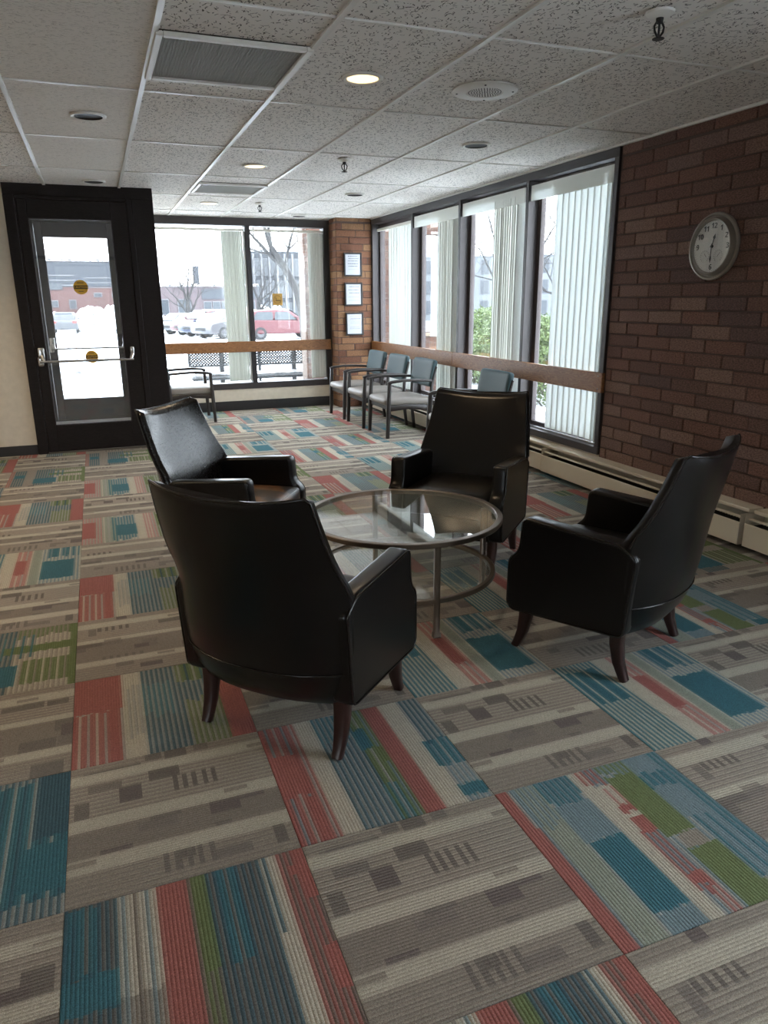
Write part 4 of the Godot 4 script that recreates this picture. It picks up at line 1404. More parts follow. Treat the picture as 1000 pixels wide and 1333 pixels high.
# ----------------------------------------------------------------- walls behind and beside the camera
func build_room_shell() -> void:
	var l := structure("wall_left")
	slab(l, "plaster", Vector3(LEFT_X, 0, BACK_Z), Vector3(LEFT_X - 0.15, CEIL + 0.02, DOOR_Z - 0.12), M.cream, 0.002)
	var b := structure("wall_back")
	slab(b, "sill_wall", Vector3(LEFT_X, -0.2, BACK_Z), Vector3(WALL_X + 0.2, 0.3, BACK_Z + 0.15), M.cream, 0.002)
	slab(b, "header", Vector3(LEFT_X, 2.26, BACK_Z), Vector3(WALL_X + 0.2, CEIL + 0.02, BACK_Z + 0.15), M.frame, 0.002)
	slab(b, "wall_end", Vector3(-2.68, 0.3, BACK_Z), Vector3(WALL_X + 0.2, 2.26, BACK_Z + 0.15), M.cream, 0.002)
	slab(b, "wall_end", Vector3(LEFT_X, 0.3, BACK_Z), Vector3(-4.0, 2.26, BACK_Z + 0.15), M.cream, 0.002)
	var g := structure("window_4", Vector3(0, 0, BACK_Z))  # unseen window, added to bring daylight from behind the camera
	var x := -4.0
	for k in 2:
		slab(g, "frame_post", Vector3(x - 0.03, 0.3, 0), Vector3(x + 0.03, 2.26, 0.14), M.frame, 0.003)
		if k < 1:
			slab(g, "pane", Vector3(x + 0.02, 0.3, 0.07), Vector3(x + 1.30, 2.26, 0.076), M.pane, 0.0005)
		x += 1.32

# ----------------------------------------------------------------- baseboard heaters
func build_heaters() -> void:
	var runs := [[-1.2, -2.62, 0.0], [-2.64, -2.86, 0.012], [-2.88, -4.86, 0.0], [-4.88, -6.9, 0.012], [-6.92, -9.12, 0.0]]
	var what := ["nearest beige baseboard heater section under the brick wall", "short beige joint cover between two heater sections", "beige baseboard heater section behind the right armchair", "beige baseboard heater section behind the far right armchair", "beige baseboard heater section under the row of guest chairs"]
	for i in runs.size():
		var a: float = runs[i][0]
		var c: float = runs[i][1]
		var back: float = runs[i][2]
		var len := absf(c - a)
		var t := thing("baseboard_heater", what[i], "heater", Vector3(3.2 + back, 0, (a + c) * 0.5), 0.0, "baseboard heaters along the window wall")
		var D := WALL_X - 3.2 - back
		slab(t, "front_panel", Vector3(0, 0.035, -len / 2), Vector3(0.012, 0.165, len / 2), M.heater, 0.003)
		slab(t, "rear_plate", Vector3(D - 0.012, 0.02, -len / 2), Vector3(D - 0.004, 0.215, len / 2), M.heater, 0.002)
		slab(t, "top_cover", Vector3(0.06, 0.213, -len / 2), Vector3(D - 0.002, 0.235, len / 2), M.heater, 0.004)
		slab(t, "louvre", Vector3(0.022, 0.183, -len / 2), Vector3(0.05, 0.189, len / 2), M.heater, 0.001)
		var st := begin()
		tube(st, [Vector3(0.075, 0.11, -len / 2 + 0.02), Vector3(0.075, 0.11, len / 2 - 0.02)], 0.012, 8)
		part(t, "pipe", done(st), M.fin)  # pipe and fins added inside to make the open slot look dark
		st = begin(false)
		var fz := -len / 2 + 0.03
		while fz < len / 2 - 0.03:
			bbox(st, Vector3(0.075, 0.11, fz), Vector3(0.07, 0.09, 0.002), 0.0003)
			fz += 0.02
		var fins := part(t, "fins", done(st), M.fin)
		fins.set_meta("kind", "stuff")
		for s in [-1, 1]:
			slab(t, "end_bracket", Vector3(0.002, 0.035, s * (len / 2 - 0.003)), Vector3(D - 0.01, 0.213, s * (len / 2)), M.heater, 0.001)

# ----------------------------------------------------------------- armchairs, glass table, guest chairs
func face_dir(fx: float, fz: float) -> float:
	return atan2(fx, fz)

func build_seating() -> void:
	build_armchair_meshes()
	make_armchair("black vinyl armchair nearest the camera, its back turned to it", Vector3(0.548, 0, -2.21), face_dir(0.722, -0.69), false)
	make_armchair("black vinyl armchair in front of the brick wall, seen from its side", Vector3(1.796, 0, -2.25), face_dir(-0.466, -0.885), false)
	make_armchair("black vinyl armchair facing the camera in front of the windows", Vector3(1.736, 0, -3.405), face_dir(-0.717, 0.697), false)
	make_armchair("black vinyl armchair with worn tan seat nearest the door", Vector3(0.59, 0, -3.62), face_dir(0.82, 0.57), true)
	# round table
	var t := thing("coffee_table", "round glass coffee table with brushed steel ring frame between the armchairs", "table", Vector3(1.215, 0, -2.945))
	var T := 0.425
	part(t, "top_rim", lathe([Vector2(0.425, T - 0.022), Vector2(0.45, T - 0.022), Vector2(0.453, T - 0.018), Vector2(0.453, T - 0.003), Vector2(0.45, T), Vector2(0.428, T), Vector2(0.425, T - 0.003), Vector2(0.425, T - 0.022)], 72), M.steel)
	part(t, "glass_top", lathe([Vector2(0, T - 0.012), Vector2(0.426, T - 0.012), Vector2(0.426, T - 0.002), Vector2(0, T - 0.002)], 64), M.glass)
	part(t, "lower_ring", lathe([Vector2(0.405, 0.15), Vector2(0.425, 0.15), Vector2(0.428, 0.153), Vector2(0.428, 0.169), Vector2(0.425, 0.172), Vector2(0.408, 0.172), Vector2(0.405, 0.169), Vector2(0.405, 0.15)], 72), M.steel)
	part(t, "glass_shelf", lathe([Vector2(0, 0.158), Vector2(0.406, 0.158), Vector2(0.406, 0.166), Vector2(0, 0.166)], 64), M.glass)
	for p in [[-0.018, 0.408], [0.423, 0.006], [0.02, -0.42], [-0.42, -0.02]]:
		var st := begin()
		var out := Vector3(p[0], 0, p[1]).normalized()
		bar(st, [Vector3(0, 0, 0), Vector3(0, 0.018, 0), Vector3(0, 0.022, 0), Vector3(0, T - 0.022, 0)], [0.034, 0.034, 0.024, 0.024], [0.034, 0.034, 0.024, 0.024], out)
		part(t, "leg", done(st), M.steel, out * 0.418)
	# guest chairs
	make_guest_chair("guest chair nearest the brick pillar in the row of three", Vector3(2.88, 0, -8.45), -PI / 2)
	make_guest_chair("middle guest chair in the row of three under the windows", Vector3(2.88, 0, -7.767), -PI / 2)
	make_guest_chair("guest chair at the camera end of the row of three", Vector3(2.90, 0, -7.091), -PI / 2)
	make_guest_chair("guest chair standing alone behind the far right armchair", Vector3(2.92, 0, -5.62), -PI / 2)
	make_guest_chair("guest chair by the entrance under the far window", Vector3(0.945, 0, -8.89), PI / 2)

# ----------------------------------------------------------------- clock and framed notices
func build_wall_things() -> void:
	var c := thing("wall_clock", "round pewter wall clock with white dial on the brick wall", "clock", Vector3(WALL_X - 0.004, 1.638, -3.455))
	# clock is built facing +z and turned to face -x
	c.rotation.y = -PI / 2
	var rot := Vector3(PI / 2, 0, 0)
	part(c, "rim", lathe([Vector2(0.182, 0.0), Vector2(0.185, 0.01), Vector2(0.181, 0.019), Vector2(0.173, 0.021), Vector2(0.167, 0.012), Vector2(0.162, 0.012), Vector2(0.155, 0.04), Vector2(0.150, 0.046), Vector2(0.145, 0.044), Vector2(0.139, 0.020)], 64), mat(Color(0.56, 0.53, 0.49), 0.42, 0.55), Vector3.ZERO, rot)
	var dial := part(c, "dial", lathe([Vector2(0, 0.010), Vector2(0.142, 0.010), Vector2(0.142, 0.020), Vector2(0, 0.020)], 64), mat(Color(0.86, 0.85, 0.82), 0.6), Vector3.ZERO, rot)
	dial.set_meta("label", "white dial with black numerals")
	var ink := mat(Color(0.05, 0.05, 0.05), 0.6)
	for n in [12, 1, 2, 3, 6, 9, 10, 11]:
		var a: float = TAU * n / 12.0
		var o := part(c, "numeral", text_mesh(str(n), 0.040, 0.0015), ink, Vector3(sin(a) * 0.112, cos(a) * 0.112, 0.0208))
		o.set_meta("label", "black numeral %d" % n)
	for k in 60:
		var a := TAU * k / 60.0
		part(c, "minute_mark", box(Vector3(0.0012, 0.005 if k % 5 else 0.008, 0.0008), 0.0002), ink, Vector3(sin(a) * 0.133, cos(a) * 0.133, 0.0204), Vector3(0, 0, -a))
	var hand := func(called: String, ang: float, len: float, w: float, z: float) -> void:
		var st := begin(false)
		var pts := [Vector2(-w * 0.4, -0.015), Vector2(w * 0.4, -0.015), Vector2(w * 0.5, len * 0.55), Vector2(w * 1.5, len * 0.72), Vector2(0, len), Vector2(-w * 1.5, len * 0.72), Vector2(-w * 0.5, len * 0.55)]
		var r0 := PackedVector3Array()
		var r1 := PackedVector3Array()
		for p in pts:
			r0.append(Vector3(p.x, p.y, 0))
			r1.append(Vector3(p.x, p.y, 0.0015))
		loft(st, [r0, r1])
		part(c, called, done(st), ink, Vector3(0, 0, z), Vector3(0, 0, -ang))
	hand.call("hour_hand", TAU * 0.5 / 12.0, 0.07, 0.006, 0.0245)
	hand.call("minute_hand", PI, 0.09, 0.005, 0.027)
	part(c, "hub", lathe([Vector2(0, 0), Vector2(0.008, 0), Vector2(0.007, 0.01), Vector2(0, 0.011)], 16), ink, Vector3(0, 0, 0.0205), rot)
	for s in [-1, 1]:
		var sub := part(c, "small_dial", lathe([Vector2(0, 0), Vector2(0.036, 0), Vector2(0.036, 0.0008), Vector2(0, 0.0008)], 32), mat(Color(0.84, 0.83, 0.80), 0.6), Vector3(s * 0.05, -0.052, 0.0201), rot)
		for k in 14:
			var a := TAU * (k - 6.5) / 17.0
			part(sub, "scale_mark", box(Vector3(0.0022, 0.0008, 0.005), 0.0002), ink, Vector3(sin(a) * 0.03, 0.0012, -cos(a) * 0.03), Vector3(0, -a, 0))
		part(sub, "pointer", box(Vector3(0.002, 0.001, 0.03), 0.0003), ink, Vector3(0.004, 0.002, -0.006), Vector3(0, -0.7 * s, 0))
	part(c, "crystal", lathe([Vector2(0, 0.036), Vector2(0.141, 0.036), Vector2(0.141, 0.038), Vector2(0, 0.038)], 48), M.pane, Vector3.ZERO, rot)
	# framed notices: printed lines too small to read
	var ys := [1.785, 1.427, 1.062]
	var lbl := ["black framed notice on the brick pillar, top one of three", "black framed notice on the brick pillar, middle one of three", "black framed notice on the brick pillar, lowest one of three"]
	for i in 3:
		var f := thing("framed_notice", lbl[i], "notice", Vector3([3.103, 3.106, 3.114][i], ys[i], -9.164), 0.0, "framed notices on the pillar")
		var W := 0.24
		var Hh := 0.285
		for s in [-1, 1]:
			part(f, "frame_side", box(Vector3(0.02, Hh, 0.02), 0.003), M.black, Vector3(s * (W / 2 - 0.01), 0, 0.012))
			part(f, "frame_end", box(Vector3(W - 0.04, 0.02, 0.02), 0.003), M.black, Vector3(0, s * (Hh / 2 - 0.01), 0.012))
		var r := RandomNumberGenerator.new()
		r.seed = 60 + i
		var im := Image.create(128, 160, false, Image.FORMAT_RGB8)
		im.fill(Color(0.66, 0.67, 0.69))
		var lines: Array = [[14, 5], [32, 5], [50, 5], [70, 6], [90, 6], [116, 2]] if i == 0 else ([[18, 5], [42, 6], [66, 6], [100, 3], [126, 3]] if i == 1 else [[20, 2], [36, 4], [46, 2], [62, 2], [74, 2], [104, 3], [116, 3]])
		for l in lines:
			var x := 22 + r.randi() % 8
			while x < 104:
				var wd := r.randi_range(5, 11)
				im.fill_rect(Rect2i(x, l[0], wd, l[1]), Color(0.24, 0.25, 0.30) if l[1] > 3 else Color(0.4, 0.41, 0.45))
				x += wd + r.randi_range(3, 6)
		var pm := mat(Color.WHITE, 0.4)
		pm.albedo_texture = tex(im)
		var st := begin(false)
		for q in [[-1, -1], [-1, 1], [1, 1], [-1, -1], [1, 1], [1, -1]]:
			st.set_uv(Vector2(0.5 + 0.5 * q[0], 0.5 - 0.5 * q[1]))
			st.add_vertex(Vector3(q[0] * (W / 2 - 0.018), q[1] * (Hh / 2 - 0.018), 0.012))
		part(f, "sheet", done(st), pm)

# ----------------------------------------------------------------- ceiling fixtures
func downlight(label: String, x: float, z: float, on: bool, energy := 0.065) -> void:
	var d := thing("recessed_downlight", label, "ceiling light", Vector3(x, CEIL - 0.001, z), 0.0, "recessed downlights")
	part(d, "trim_ring", lathe([Vector2(0.072, 0.002), Vector2(0.083, -0.003), Vector2(0.088, -0.003), Vector2(0.094, 0.004), Vector2(0.094, 0.008), Vector2(0.072, 0.008)], 40), M.fixture)
	part(d, "baffle", lathe([Vector2(0.074, -0.001), Vector2(0.07, 0.004), Vector2(0.05, 0.0075), Vector2(0.0, 0.0078)], 32), M.fixture if on else M.baffle)  # unlit ones get a dark shallow dish in place of a shaded cavity
	if on:
		part(d, "lamp_disc", lathe([Vector2(0, -0.004), Vector2(0.04, -0.003), Vector2(0.073, 0.002), Vector2(0.073, 0.004), Vector2(0, 0.004)], 32), M.lit)
		var l := SpotLight3D.new()
		l.name = "lamp_light"
		l.light_color = Color(1.0, 0.87, 0.70)
		l.light_energy = energy
		l.spot_angle = 72
		l.spot_angle_attenuation = 0.8
		l.spot_range = 14
		l.spot_attenuation = 2
		l.light_size = 0.12
		l.shadow_enabled = true
		d.add_child(l)
		l.position = Vector3(0, -0.012, 0)
		l.rotation = Vector3(-PI / 2, 0, 0)

func sprinkler(label: String, x: float, z: float, big: float) -> void:
	var s := thing("fire_sprinkler", label, "sprinkler", Vector3(x, CEIL, z), 0.0, "pendent fire sprinklers")
	part(s, "escutcheon", lathe([Vector2(0.014, -0.016), Vector2(0.03, -0.014), Vector2(0.048, -0.004), Vector2(0.05, 0.004), Vector2(0.0, 0.004)], 32), M.fixture)
	part(s, "body", lathe([Vector2(0.011, -0.032), Vector2(0.013, -0.02), Vector2(0.013, -0.008), Vector2(0.0, -0.008)], 16), M.baffle)
	for k in [-1, 1]:
		var st := begin()
		tube(st, [Vector3(k * 0.01, -0.026, 0), Vector3(k * 0.021, -0.042, 0), Vector3(k * 0.018, -0.058, 0), Vector3(k * 0.003, -0.076, 0)], 0.0038, 6)
		part(s, "frame_arm", done(st), M.baffle)
	part(s, "deflector", lathe([Vector2(0.0, -0.083), Vector2(0.02, -0.082), Vector2(0.021, -0.079), Vector2(0.0, -0.078)], 20), M.baffle)
	var st2 := begin()
	tube(st2, [Vector3(0, -0.03, 0), Vector3(0, -0.076, 0)], 0.004, 6)
	part(s, "bulb", done(st2), M.baffle)

func build_ceiling_things() -> void:
	downlight("glowing recessed downlight beside the large air grille", 1.255, -3.515, true)
	downlight("glowing recessed downlight in the middle of the ceiling", 1.244, -5.91, true)
	downlight("glowing recessed downlight nearest the far window", 1.226, -8.2, true)
	downlight("unlit recessed downlight in front of the entrance door, left of large grille", 0.084, -4.67, false)
	downlight("unlit recessed downlight between round speaker and window valances", 2.459, -4.69, false)
	downlight("unlit recessed downlight above the row of guest chairs", 2.455, -7.146, false)
	downlight("unlit recessed downlight right above the entrance door", 0.114, -7.06, false)
	downlight("unlit recessed downlight beside the brick pillar", 2.413, -9.1, false)
	var added_lamps := [[1.25, -1.15, "right above the camera's right"], [1.25, 1.25, "behind the camera on the right"], [-1.15, -3.5, "left of the worn armchair"], [-1.15, -5.9, "in front of the cream wall"], [-1.15, -1.15, "left of the camera"], [-1.15, 1.25, "behind the camera on the left"], [-3.5, -2.3, "by the left wall"], [-3.5, -4.7, "in the corner by the left wall"]]
	for o in added_lamps:  # lamps out of view, added to light the near and left areas
		downlight("added unseen downlight " + o[2], o[0], o[1], true, 0.15 if o[0] < 0 and o[1] < -2 else 0.015)
	sprinkler("fire sprinkler nearest the camera at the upper right", 1.98, -2.41, 1.0)
	sprinkler("fire sprinkler between the middle downlight and the speaker", 1.79, -5.43, 1.0)
	sprinkler("fire sprinkler nearest the far window", 1.721, -8.05, 1.0)
	# loudspeaker
	var s := thing("ceiling_speaker", "round white ceiling loudspeaker with perforated centre", "speaker", Vector3(1.88, CEIL, -3.51))
	part(s, "plate", lathe([Vector2(0.0, -0.004), Vector2(0.088, -0.004), Vector2(0.09, -0.008), Vector2(0.15, -0.006), Vector2(0.158, 0.0), Vector2(0.158, 0.006), Vector2(0, 0.006)], 56), M.fixture)
	var hole := lathe([Vector2(0, -0.0008), Vector2(0.0032, -0.0008), Vector2(0.0032, 0.0004), Vector2(0, 0.0004)], 6)
	var st := begin(false)
	for rr in range(0, 7):
		var n := maxi(1, rr * 6)
		for k in n:
			var a := TAU * k / n
			st.append_from(hole, 0, Transform3D(Basis.IDENTITY, Vector3(cos(a) * rr * 0.013, -0.0048, sin(a) * rr * 0.013)))
	var h := part(s, "perforations", st.commit(), M.baffle)
	h.set_meta("kind", "stuff")
	for k in 4:
		var a := TAU * (k + 0.3) / 4
		part(s, "screw", lathe([Vector2(0, -0.01), Vector2(0.005, -0.009), Vector2(0.005, -0.004), Vector2(0, -0.004)], 10), M.baffle, Vector3(cos(a) * 0.135, 0, sin(a) * 0.135))
	# return air grilles
	grille("large dusty return air grille in the ceiling", 0.323, 0.933, -3.19, -3.80)
	grille("white air grille in the ceiling near the far window", 0.945, 1.545, -6.82, -7.38)

func grille(label: String, x0: float, x1: float, za: float, zb: float) -> void:
	var g := thing("air_grille", label, "vent", Vector3((x0 + x1) * 0.5, CEIL, (za + zb) * 0.5), 0.0, "ceiling air grilles")
	var hx := (x1 - x0) * 0.5
	var hz := (za - zb) * 0.5
	for s in [-1, 1]:
		slab(g, "frame_side", Vector3(s * hx, -0.012, -hz), Vector3(s * (hx - 0.028), 0.006, hz), M.fixture, 0.003)
		slab(g, "frame_end", Vector3(-hx + 0.028, -0.012, s * hz), Vector3(hx - 0.028, 0.006, s * (hz - 0.028)), M.fixture, 0.003)
	var dust := mat(Color.WHITE, 0.9)
	dust.albedo_texture = tex(tint_image(noise_image(128, 0.02, 3, 19), Color(0.10, 0.10, 0.10), Color(0.5, 0.5, 0.48), 0.35, 0.65))
	dust.uv1_triplanar = true
	dust.uv1_scale = Vector3(1.5, 1.5, 1.5)
	slab(g, "filter", Vector3(-hx + 0.02, 0.004, -hz + 0.02), Vector3(hx - 0.02, 0.012, hz - 0.02), dust, 0.001)
	# egg-crate lattice
	var st := begin(false)
	var p := 0.0127
	var x := -hx + 0.03
	while x < hx - 0.028:
		bbox(st, Vector3(x, 0.0, 0), Vector3(0.003, 0.004, 2 * hz - 0.056), 0.0004)
		x += p
	var z := -hz + 0.03
	while z < hz - 0.028:
		bbox(st, Vector3(0, 0.0, z), Vector3(2 * hx - 0.056, 0.004, 0.003), 0.0004)
		z += p
	var l := part(g, "lattice", done(st), M.lattice)
	l.set_meta("kind", "stuff")

# ----------------------------------------------------------------- outside
func facade(called: String, label: String, at: Vector3, turn: float, size: Vector3, wall: Material, bands: Array, wins: Array, glass: Material) -> void:
	# local: the facade faces +z, x runs along it, base at y = 0
	var b := thing(called, label, "building", at, turn)
	slab(b, "wall", Vector3(-size.x / 2, 0, -size.z), Vector3(size.x / 2, size.y, 0), wall, 0.02)
	slab(b, "roof", Vector3(-size.x / 2 - 0.15, size.y, -size.z - 0.1), Vector3(size.x / 2 + 0.15, size.y + 0.22, 0.15), M.snow, 0.03)
	for q in bands:   # x0, x1, y0, y1, depth, material, name
		slab(b, q[6], Vector3(q[0], q[2], -0.05), Vector3(q[1], q[3], q[4]), q[5], 0.01)
	for w in wins:    # x, y, w, h
		var f := part(b, "window", box(Vector3(w[2] + 0.12, w[3] + 0.12, 0.16), 0.02), M.win_trim, Vector3(w[0], w[1], 0.03))
		part(f, "pane", box(Vector3(w[2], w[3], 0.06), 0.005), glass, Vector3(0, 0, 0.07))

func build_outside() -> void:
	M.win_trim = mat(Color(0.336, 0.336, 0.344), 0.7)
	var glass_a := mat(Color(0.126, 0.143, 0.168), 0.2)
	var glass_b := mat(Color(0.14, 0.165, 0.19), 0.2)
	var brick_far := mat(Color(0.286, 0.206, 0.197), 0.9)
	var grey_far := mat(Color(0.176, 0.189, 0.210), 0.8)
	var stone := mat(Color(0.36, 0.36, 0.365), 0.9)
	# snowy ground
	var g := structure("ground")
	var st := begin()
	var xs := []
	var zs := []
	for k in 61:
		var q := -1.0 + 2.0 * k / 60
		xs.append(6.0 + 120.0 * q * absf(q))
	for k in 61:
		var q := k / 60.0
		zs.append(12.0 - 162.0 * q * q - 20.0 * q)
	for i in 60:
		for j in 60:
			var c := []
			for q in [[i, j], [i + 1, j], [i + 1, j + 1], [i, j + 1]]:
				var x: float = xs[q[0]]
				var z: float = zs[q[1]]
				c.append(Vector3(x, ground_y(x, z), z))
			quad(st, c[0], c[3], c[2], c[1])
	part(g, "snow_cover", done(st), M.slush)
	# covered walkway wall of brick outside the corner
	var wy := -0.25
	var p := thing("brick_portal", "brick garden wall with an opening outside the corner windows", "brick wall", Vector3(2.80, wy, -10.4))
	var core: Material = M.out_mortar
	slab(p, "mortar", Vector3(0.006, 0, -0.006), Vector3(1.826, 3.1, -0.30), core, 0.004)
	slab(p, "mortar", Vector3(2.154, 0, -0.006), Vector3(2.444, 3.1, -0.30), core, 0.004)
	slab(p, "mortar", Vector3(1.826, 0, -0.006), Vector3(2.154, 1.07, -0.30), core, 0.004)
	slab(p, "mortar", Vector3(1.826, 2.53, -0.006), Vector3(2.154, 3.1, -0.30), core, 0.004)
	slab(p, "sill_ledge", Vector3(1.80, 1.07, 0.03), Vector3(2.18, 1.12, -0.33), mat(Color(0.521, 0.437, 0.370), 0.9), 0.008)
	bricks(p, Vector3.ZERO, Vector3(1, 0, 0), Vector3(0, 0, 1), 2.45, 3.1, M.out_bricks, 51, Rect2(1.83, 1.10, 0.32, 1.43))
	# mesh bench outside the far window
	var b := thing("mesh_bench", "black metal mesh bench outside the far window", "bench", Vector3(2.1, -0.2, -11.35))
	var iron := mat(Color(0.109, 0.118, 0.126), 0.6)
	for q in [-0.38, 0.74]:
		slab(b, "post", Vector3(q - 0.035, 0, -0.03), Vector3(q + 0.035, 0.92, 0.03), iron, 0.01)
		slab(b, "foot", Vector3(q - 0.035, 0, -0.2), Vector3(q + 0.035, 0.04, 0.42), iron, 0.01)
	slab(b, "middle_post", Vector3(0.18, 0.2, -0.015), Vector3(0.22, 0.92, 0.015), iron, 0.005)
	st = begin()
	tube(st, round3([Vector2(-0.86, 0.62), Vector2(1.2, 0.62), Vector2(1.2, 0.94), Vector2(-0.86, 0.94)], 0.05, 0.02), 0.016, 8, true)
	part(b, "back_frame", done(st), iron)
	slab(b, "seat", Vector3(-0.88, 0.44, 0.04), Vector3(1.22, 0.50, 0.44), iron, 0.02)
	slab(b, "seat_snow", Vector3(-0.80, 0.50, 0.06), Vector3(1.15, 0.525, 0.40), M.snow, 0.01)
	st = begin(false)
	var n := 46
	for k in range(-8, n):
		for s in [-1, 1]:
			var x0: float = -0.86 + 2.06 * k / n
			var a := Vector3(x0, 0.63, 0.02)
			var c := Vector3(x0 + 0.34, 0.93, 0.02)
			if s < 0:
				a = Vector3(x0 + 0.34, 0.63, 0.02)
				c = Vector3(x0, 0.93, 0.02)
			# clip to the frame
			var lo := -0.86
			var hi := 1.2
			var pa := a
			var pc := c
			if minf(a.x, c.x) < lo:
				var t := (lo - minf(a.x, c.x)) / absf(c.x - a.x)
				if a.x < c.x: pa = a.lerp(c, t)
				else: pc = c.lerp(a, t)
			if maxf(a.x, c.x) > hi:
				var t := (maxf(a.x, c.x) - hi) / absf(c.x - a.x)
				if a.x < c.x: pc = c.lerp(a, t)
				else: pa = a.lerp(c, t)
			if (pa - pc).length() > 0.02:
				tube(st, [pa, pc], 0.01, 4)
	var l := part(b, "mesh_back", done(st), iron)
	l.set_meta("kind", "stuff")
	# vehicles
	var red := mat(Color(0.260, 0.042, 0.071), 0.35)
	car("red sport utility vehicle parked side-on beyond the far window", Vector3(9.5, ground_y(9.5, -40), -40.5), 0.0, red, true)
	car("dark green car at the left end of the parked row", Vector3(5.6, ground_y(5, -54), -54.6), PI + 0.55, mat(Color(0.118, 0.134, 0.130), 0.3), false)
	car("silver car with a snowy roof, second in the parked row", Vector3(6.2, ground_y(5, -52), -52.0), PI + 0.55, mat(Color(0.22, 0.23, 0.24), 0.3), false, true)
	car("dull red car in the middle of the parked row", Vector3(6.7, ground_y(6, -49), -49.2), PI + 0.55, mat(Color(0.244, 0.067, 0.084), 0.3), true)
	car("blue hatchback in the parked row beyond the far window", Vector3(6.9, ground_y(6, -46), -46.4), PI + 0.55, mat(Color(0.07, 0.12, 0.22), 0.3), false)
	car("white car nearest in the parked row beyond the far window", Vector3(7.3, ground_y(7, -43), -43.6), PI + 0.55, mat(Color(0.27, 0.27, 0.28), 0.3), true, true)
	car("silver sport utility vehicle seen from behind through the door glass", Vector3(-2.15, ground_y(-2, -62), -63), PI / 2, mat(Color(0.252, 0.260, 0.269), 0.3), true)
	# ploughed snow
	snow_bank("low snow heap just outside the entrance door", Vector3(-0.2, ground_y(0, -19) - 0.05, -19.5), Vector3(5.5, 0.42, 1.8), 3)
	snow_bank("long snow bank below the brick building across the lot", Vector3(-3.4, ground_y(0, -68) - 0.05, -69), Vector3(14.6, 2.1, 4.6), 4)
	snow_bank("tall snow bank at the left of the far window", Vector3(2.6, ground_y(3, -59) - 0.05, -60), Vector3(5.6, 2.1, 4), 5)
	snow_bank("snow bank behind the parked row of cars", Vector3(13.4, ground_y(12, -62) - 0.05, -63), Vector3(6, 2.1, 4), 6)
	snow_bank("low snow ridge outside the window bay beside the brick wall", Vector3(5.0, -0.25, -7.4), Vector3(1.4, 0.34, 3.0), 7)
	# shrubs below the right-hand windows
	shrub("evergreen shrub outside the window with the half closed blind", Vector3(6.6, -0.3, -9.4), Vector3(1.7, 1.5, 1.7), 61)
	shrub("evergreen shrub outside the second window bay from brick wall", Vector3(6.7, -0.3, -11.0), Vector3(1.7, 1.48, 1.8), 62)
	shrub("evergreen shrub farthest along the snowy bed outside the windows", Vector3(6.9, -0.3, -12.6), Vector3(1.7, 1.5, 1.8), 63)
	# trees
	tree("small bare tree standing by the parked row of cars", Vector3(7.28, ground_y(7, -64), -64), [Vector3(0, 0, 0), Vector3(0.02, 1.3, 0), Vector3(0.0, 2.4, 0)], 0.24, 71, 5, 1.55, [[1, Vector3(-0.7, 0.9, 0.1), 0.95, 0.6], [2, Vector3(-0.3, 1, 0.2), 1.0, 0.7], [2, Vector3(0.6, 0.9, 0), 0.95, 0.7], [2, Vector3(0.15, 1, -0.3), 1.05, 0.75], [1, Vector3(0.8, 0.7, -0.2), 0.9, 0.55]])
	tree("large bare tree leaning left outside the far window", Vector3(6.6, ground_y(6, -25), -25.0), [Vector3(0.1, 0, 0), Vector3(0.06, 1.1, 0), Vector3(-0.12, 2.0, 0), Vector3(-0.5, 2.75, 0), Vector3(-0.95, 3.4, 0)], 0.16, 72, 5, 1.4, [[3, Vector3(-0.9, 0.55, 0.1), 1.0, 0.65], [4, Vector3(-0.55, 1, 0.1), 1.0, 0.75], [4, Vector3(0.1, 1, -0.2), 0.95, 0.7], [2, Vector3(0.5, 1, 0.1), 1.0, 0.55], [3, Vector3(0.2, 1, 0.2), 0.9, 0.5]])
	tree("bare tree behind the red vehicle at the dark mullion", Vector3(11.4, ground_y(11, -56), -56.0), [Vector3(0, 0, 0), Vector3(0.05, 1.2, 0), Vector3(0.1, 2.2, 0)], 0.2, 73, 5, 1.5, [[1, Vector3(0.5, 1, 0), 1.0, 0.6], [2, Vector3(0.5, 0.9, 0.1), 1.0, 0.7], [2, Vector3(-0.4, 1, 0.1), 1.0, 0.7], [2, Vector3(0.9, 0.5, 0.0), 1.0, 0.55]])
	tree("bare tree rising behind the shrubs outside the right windows", Vector3(11.8, ground_y(12, -19), -19.5), [Vector3(0, 0, 0), Vector3(-0.1, 1.2, 0.1), Vector3(-0.4, 2.0, 0.2)], 0.13, 74, 5, 1.3, [[1, Vector3(-0.9, 0.7, 0.1), 1.0, 0.6], [2, Vector3(-0.6, 1, 0.3), 1.0, 0.75], [2, Vector3(0.5, 0.9, 0.2), 1.0, 0.7], [2, Vector3(0.1, 1, 0.6), 1.0, 0.6]])
	tree("bare tree with low limb outside the bay beside brick wall", Vector3(11.2, ground_y(11, -14), -14.6), [Vector3(0, 0, 0), Vector3(-0.1, 1.0, 0), Vector3(-0.15, 1.9, 0)], 0.12, 75, 5, 1.25, [[1, Vector3(-0.9, 0.6, -0.4), 1.0, 0.6], [2, Vector3(-0.5, 1, -0.2), 1.0, 0.7], [2, Vector3(0.3, 1, 0.1), 1.0, 0.7], [2, Vector3(-0.2, 0.9, 0.6), 0.9, 0.6]])
	tree("leafless bush before the brick building across the lot", Vector3(0.3, ground_y(0, -65), -64.8), [Vector3(0, 0, 0), Vector3(0, 0.5, 0)], 0.07, 76, 3, 0.8, [[0, Vector3(-0.8, 1, 0), 1.0, 0.8], [1, Vector3(-0.3, 1, 0.2), 1.0, 0.8], [1, Vector3(0.6, 1, 0), 1.0, 0.8], [0, Vector3(0.9, 0.8, 0), 1.0, 0.8], [1, Vector3(0.1, 1, 0), 1.1, 0.8]])
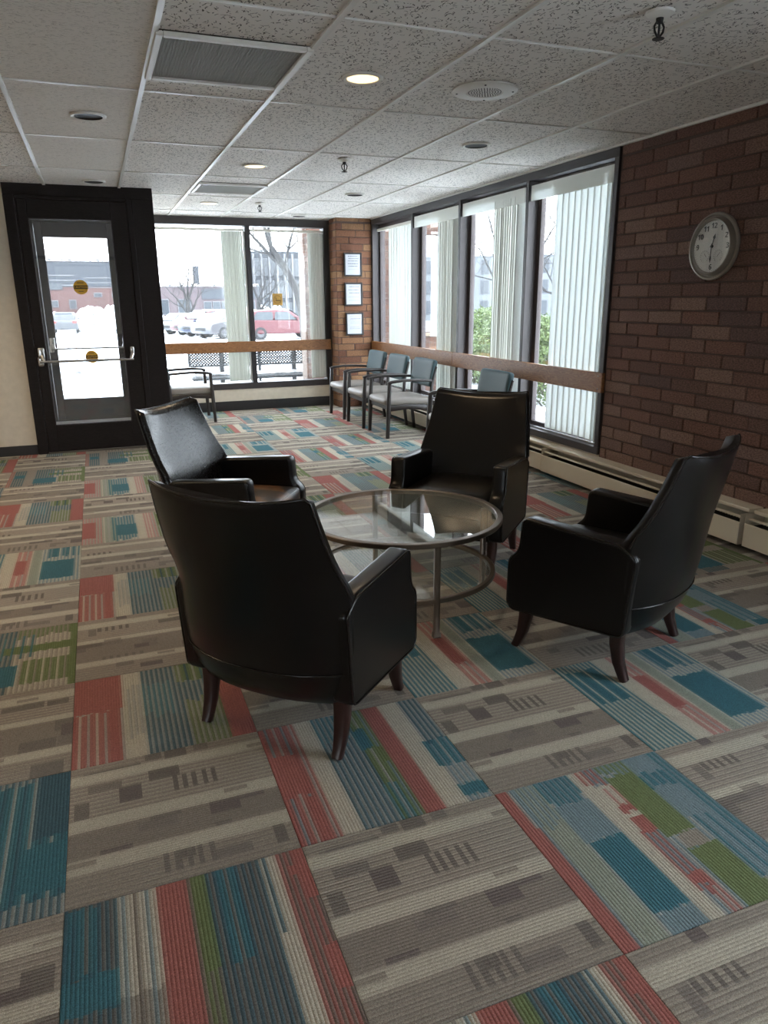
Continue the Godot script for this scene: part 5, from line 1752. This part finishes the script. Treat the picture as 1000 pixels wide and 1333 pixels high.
	# buildings
	var bands := []
	for k in 3:
		bands.append([-6.4, 1.9, 4.75 - k * 0.42, 4.83 - k * 0.42, 0.06, stone, "white_band"])
		bands.append([2.5, 6.45, 4.55 - k * 0.42, 4.61 - k * 0.42, 0.05, stone, "white_band"])
	bands.append([-6.45, 6.45, 3.8, 5.95, 0.03, grey_far, "metal_cladding"])
	bands.append([-2.6, 0.8, 3.55, 4.1, 0.08, glass_b, "window_strip"])
	facade("brick_building", "brick building with grey banded upper storey seen through the door", Vector3(-3.2, -1.15, -74), 0.0, Vector3(13, 6.0, 8), brick_far, bands, [[1.5, 2.3, 0.5, 0.7], [0.0, 2.35, 0.5, 0.5], [5.3, 3.1, 0.7, 0.35], [3.7, 3.1, 0.6, 0.3]], glass_a)
	bands = [[0.0, 5.15, 2.6, 3.55, 0.05, grey_far, "cladding"]]
	var wins := []
	for k in 6:
		wins.append([0.5 + k * 0.82, 1.75, 0.62, 1.2])
	wins.append([-3.6, 1.95, 1.1, 1.25])
	wins.append([-1.6, 1.95, 1.1, 1.25])
	facade("low_building", "low grey flat-roofed building behind the parked row of cars", Vector3(9.5, -1.1, -72), 0.0, Vector3(10.4, 3.75, 6), mat(Color(0.277, 0.239, 0.248), 0.9), bands, wins, glass_b)
	slab(get_node("low_building"), "chimney", Vector3(-0.4, 3.75, -2.0), Vector3(0.1, 5.6, -1.4), grey_far, 0.02)
	bands = []
	for k in 16:
		bands.append([-6.2 + k * 0.8, -6.02 + k * 0.8, 0.2, 7.0, 0.35, stone, "fin"])
	wins = []
	for k in 15:
		for f in 3:
			wins.append([-5.7 + k * 0.8, 1.4 + f * 2.15, 0.5, 1.6])
	facade("office_building", "pale building with vertical fins behind the large tree", Vector3(21.6, -1.1, -77.0), 0.0, Vector3(13, 7.2, 8), grey_far, bands, wins, glass_b)
	wins = []
	for k in 14:
		for f in 3:
			wins.append([-15.5 + k * 2.3, 1.6 + f * 2.3, 0.9, 1.5])
	facade("white_building", "pale three-storey building across the snow outside the right windows", Vector3(47, -1.2, -78), -0.62, Vector3(34, 7.4, 9), mat(Color(0.345, 0.36, 0.37), 0.9), [], wins, glass_b)

func round3(pts: Array, r: float, z: float) -> Array:
	var out := []
	for q in round_poly(pts, [r, r, r, r], 4):
		out.append(Vector3(q.x, q.y, z))
	return out
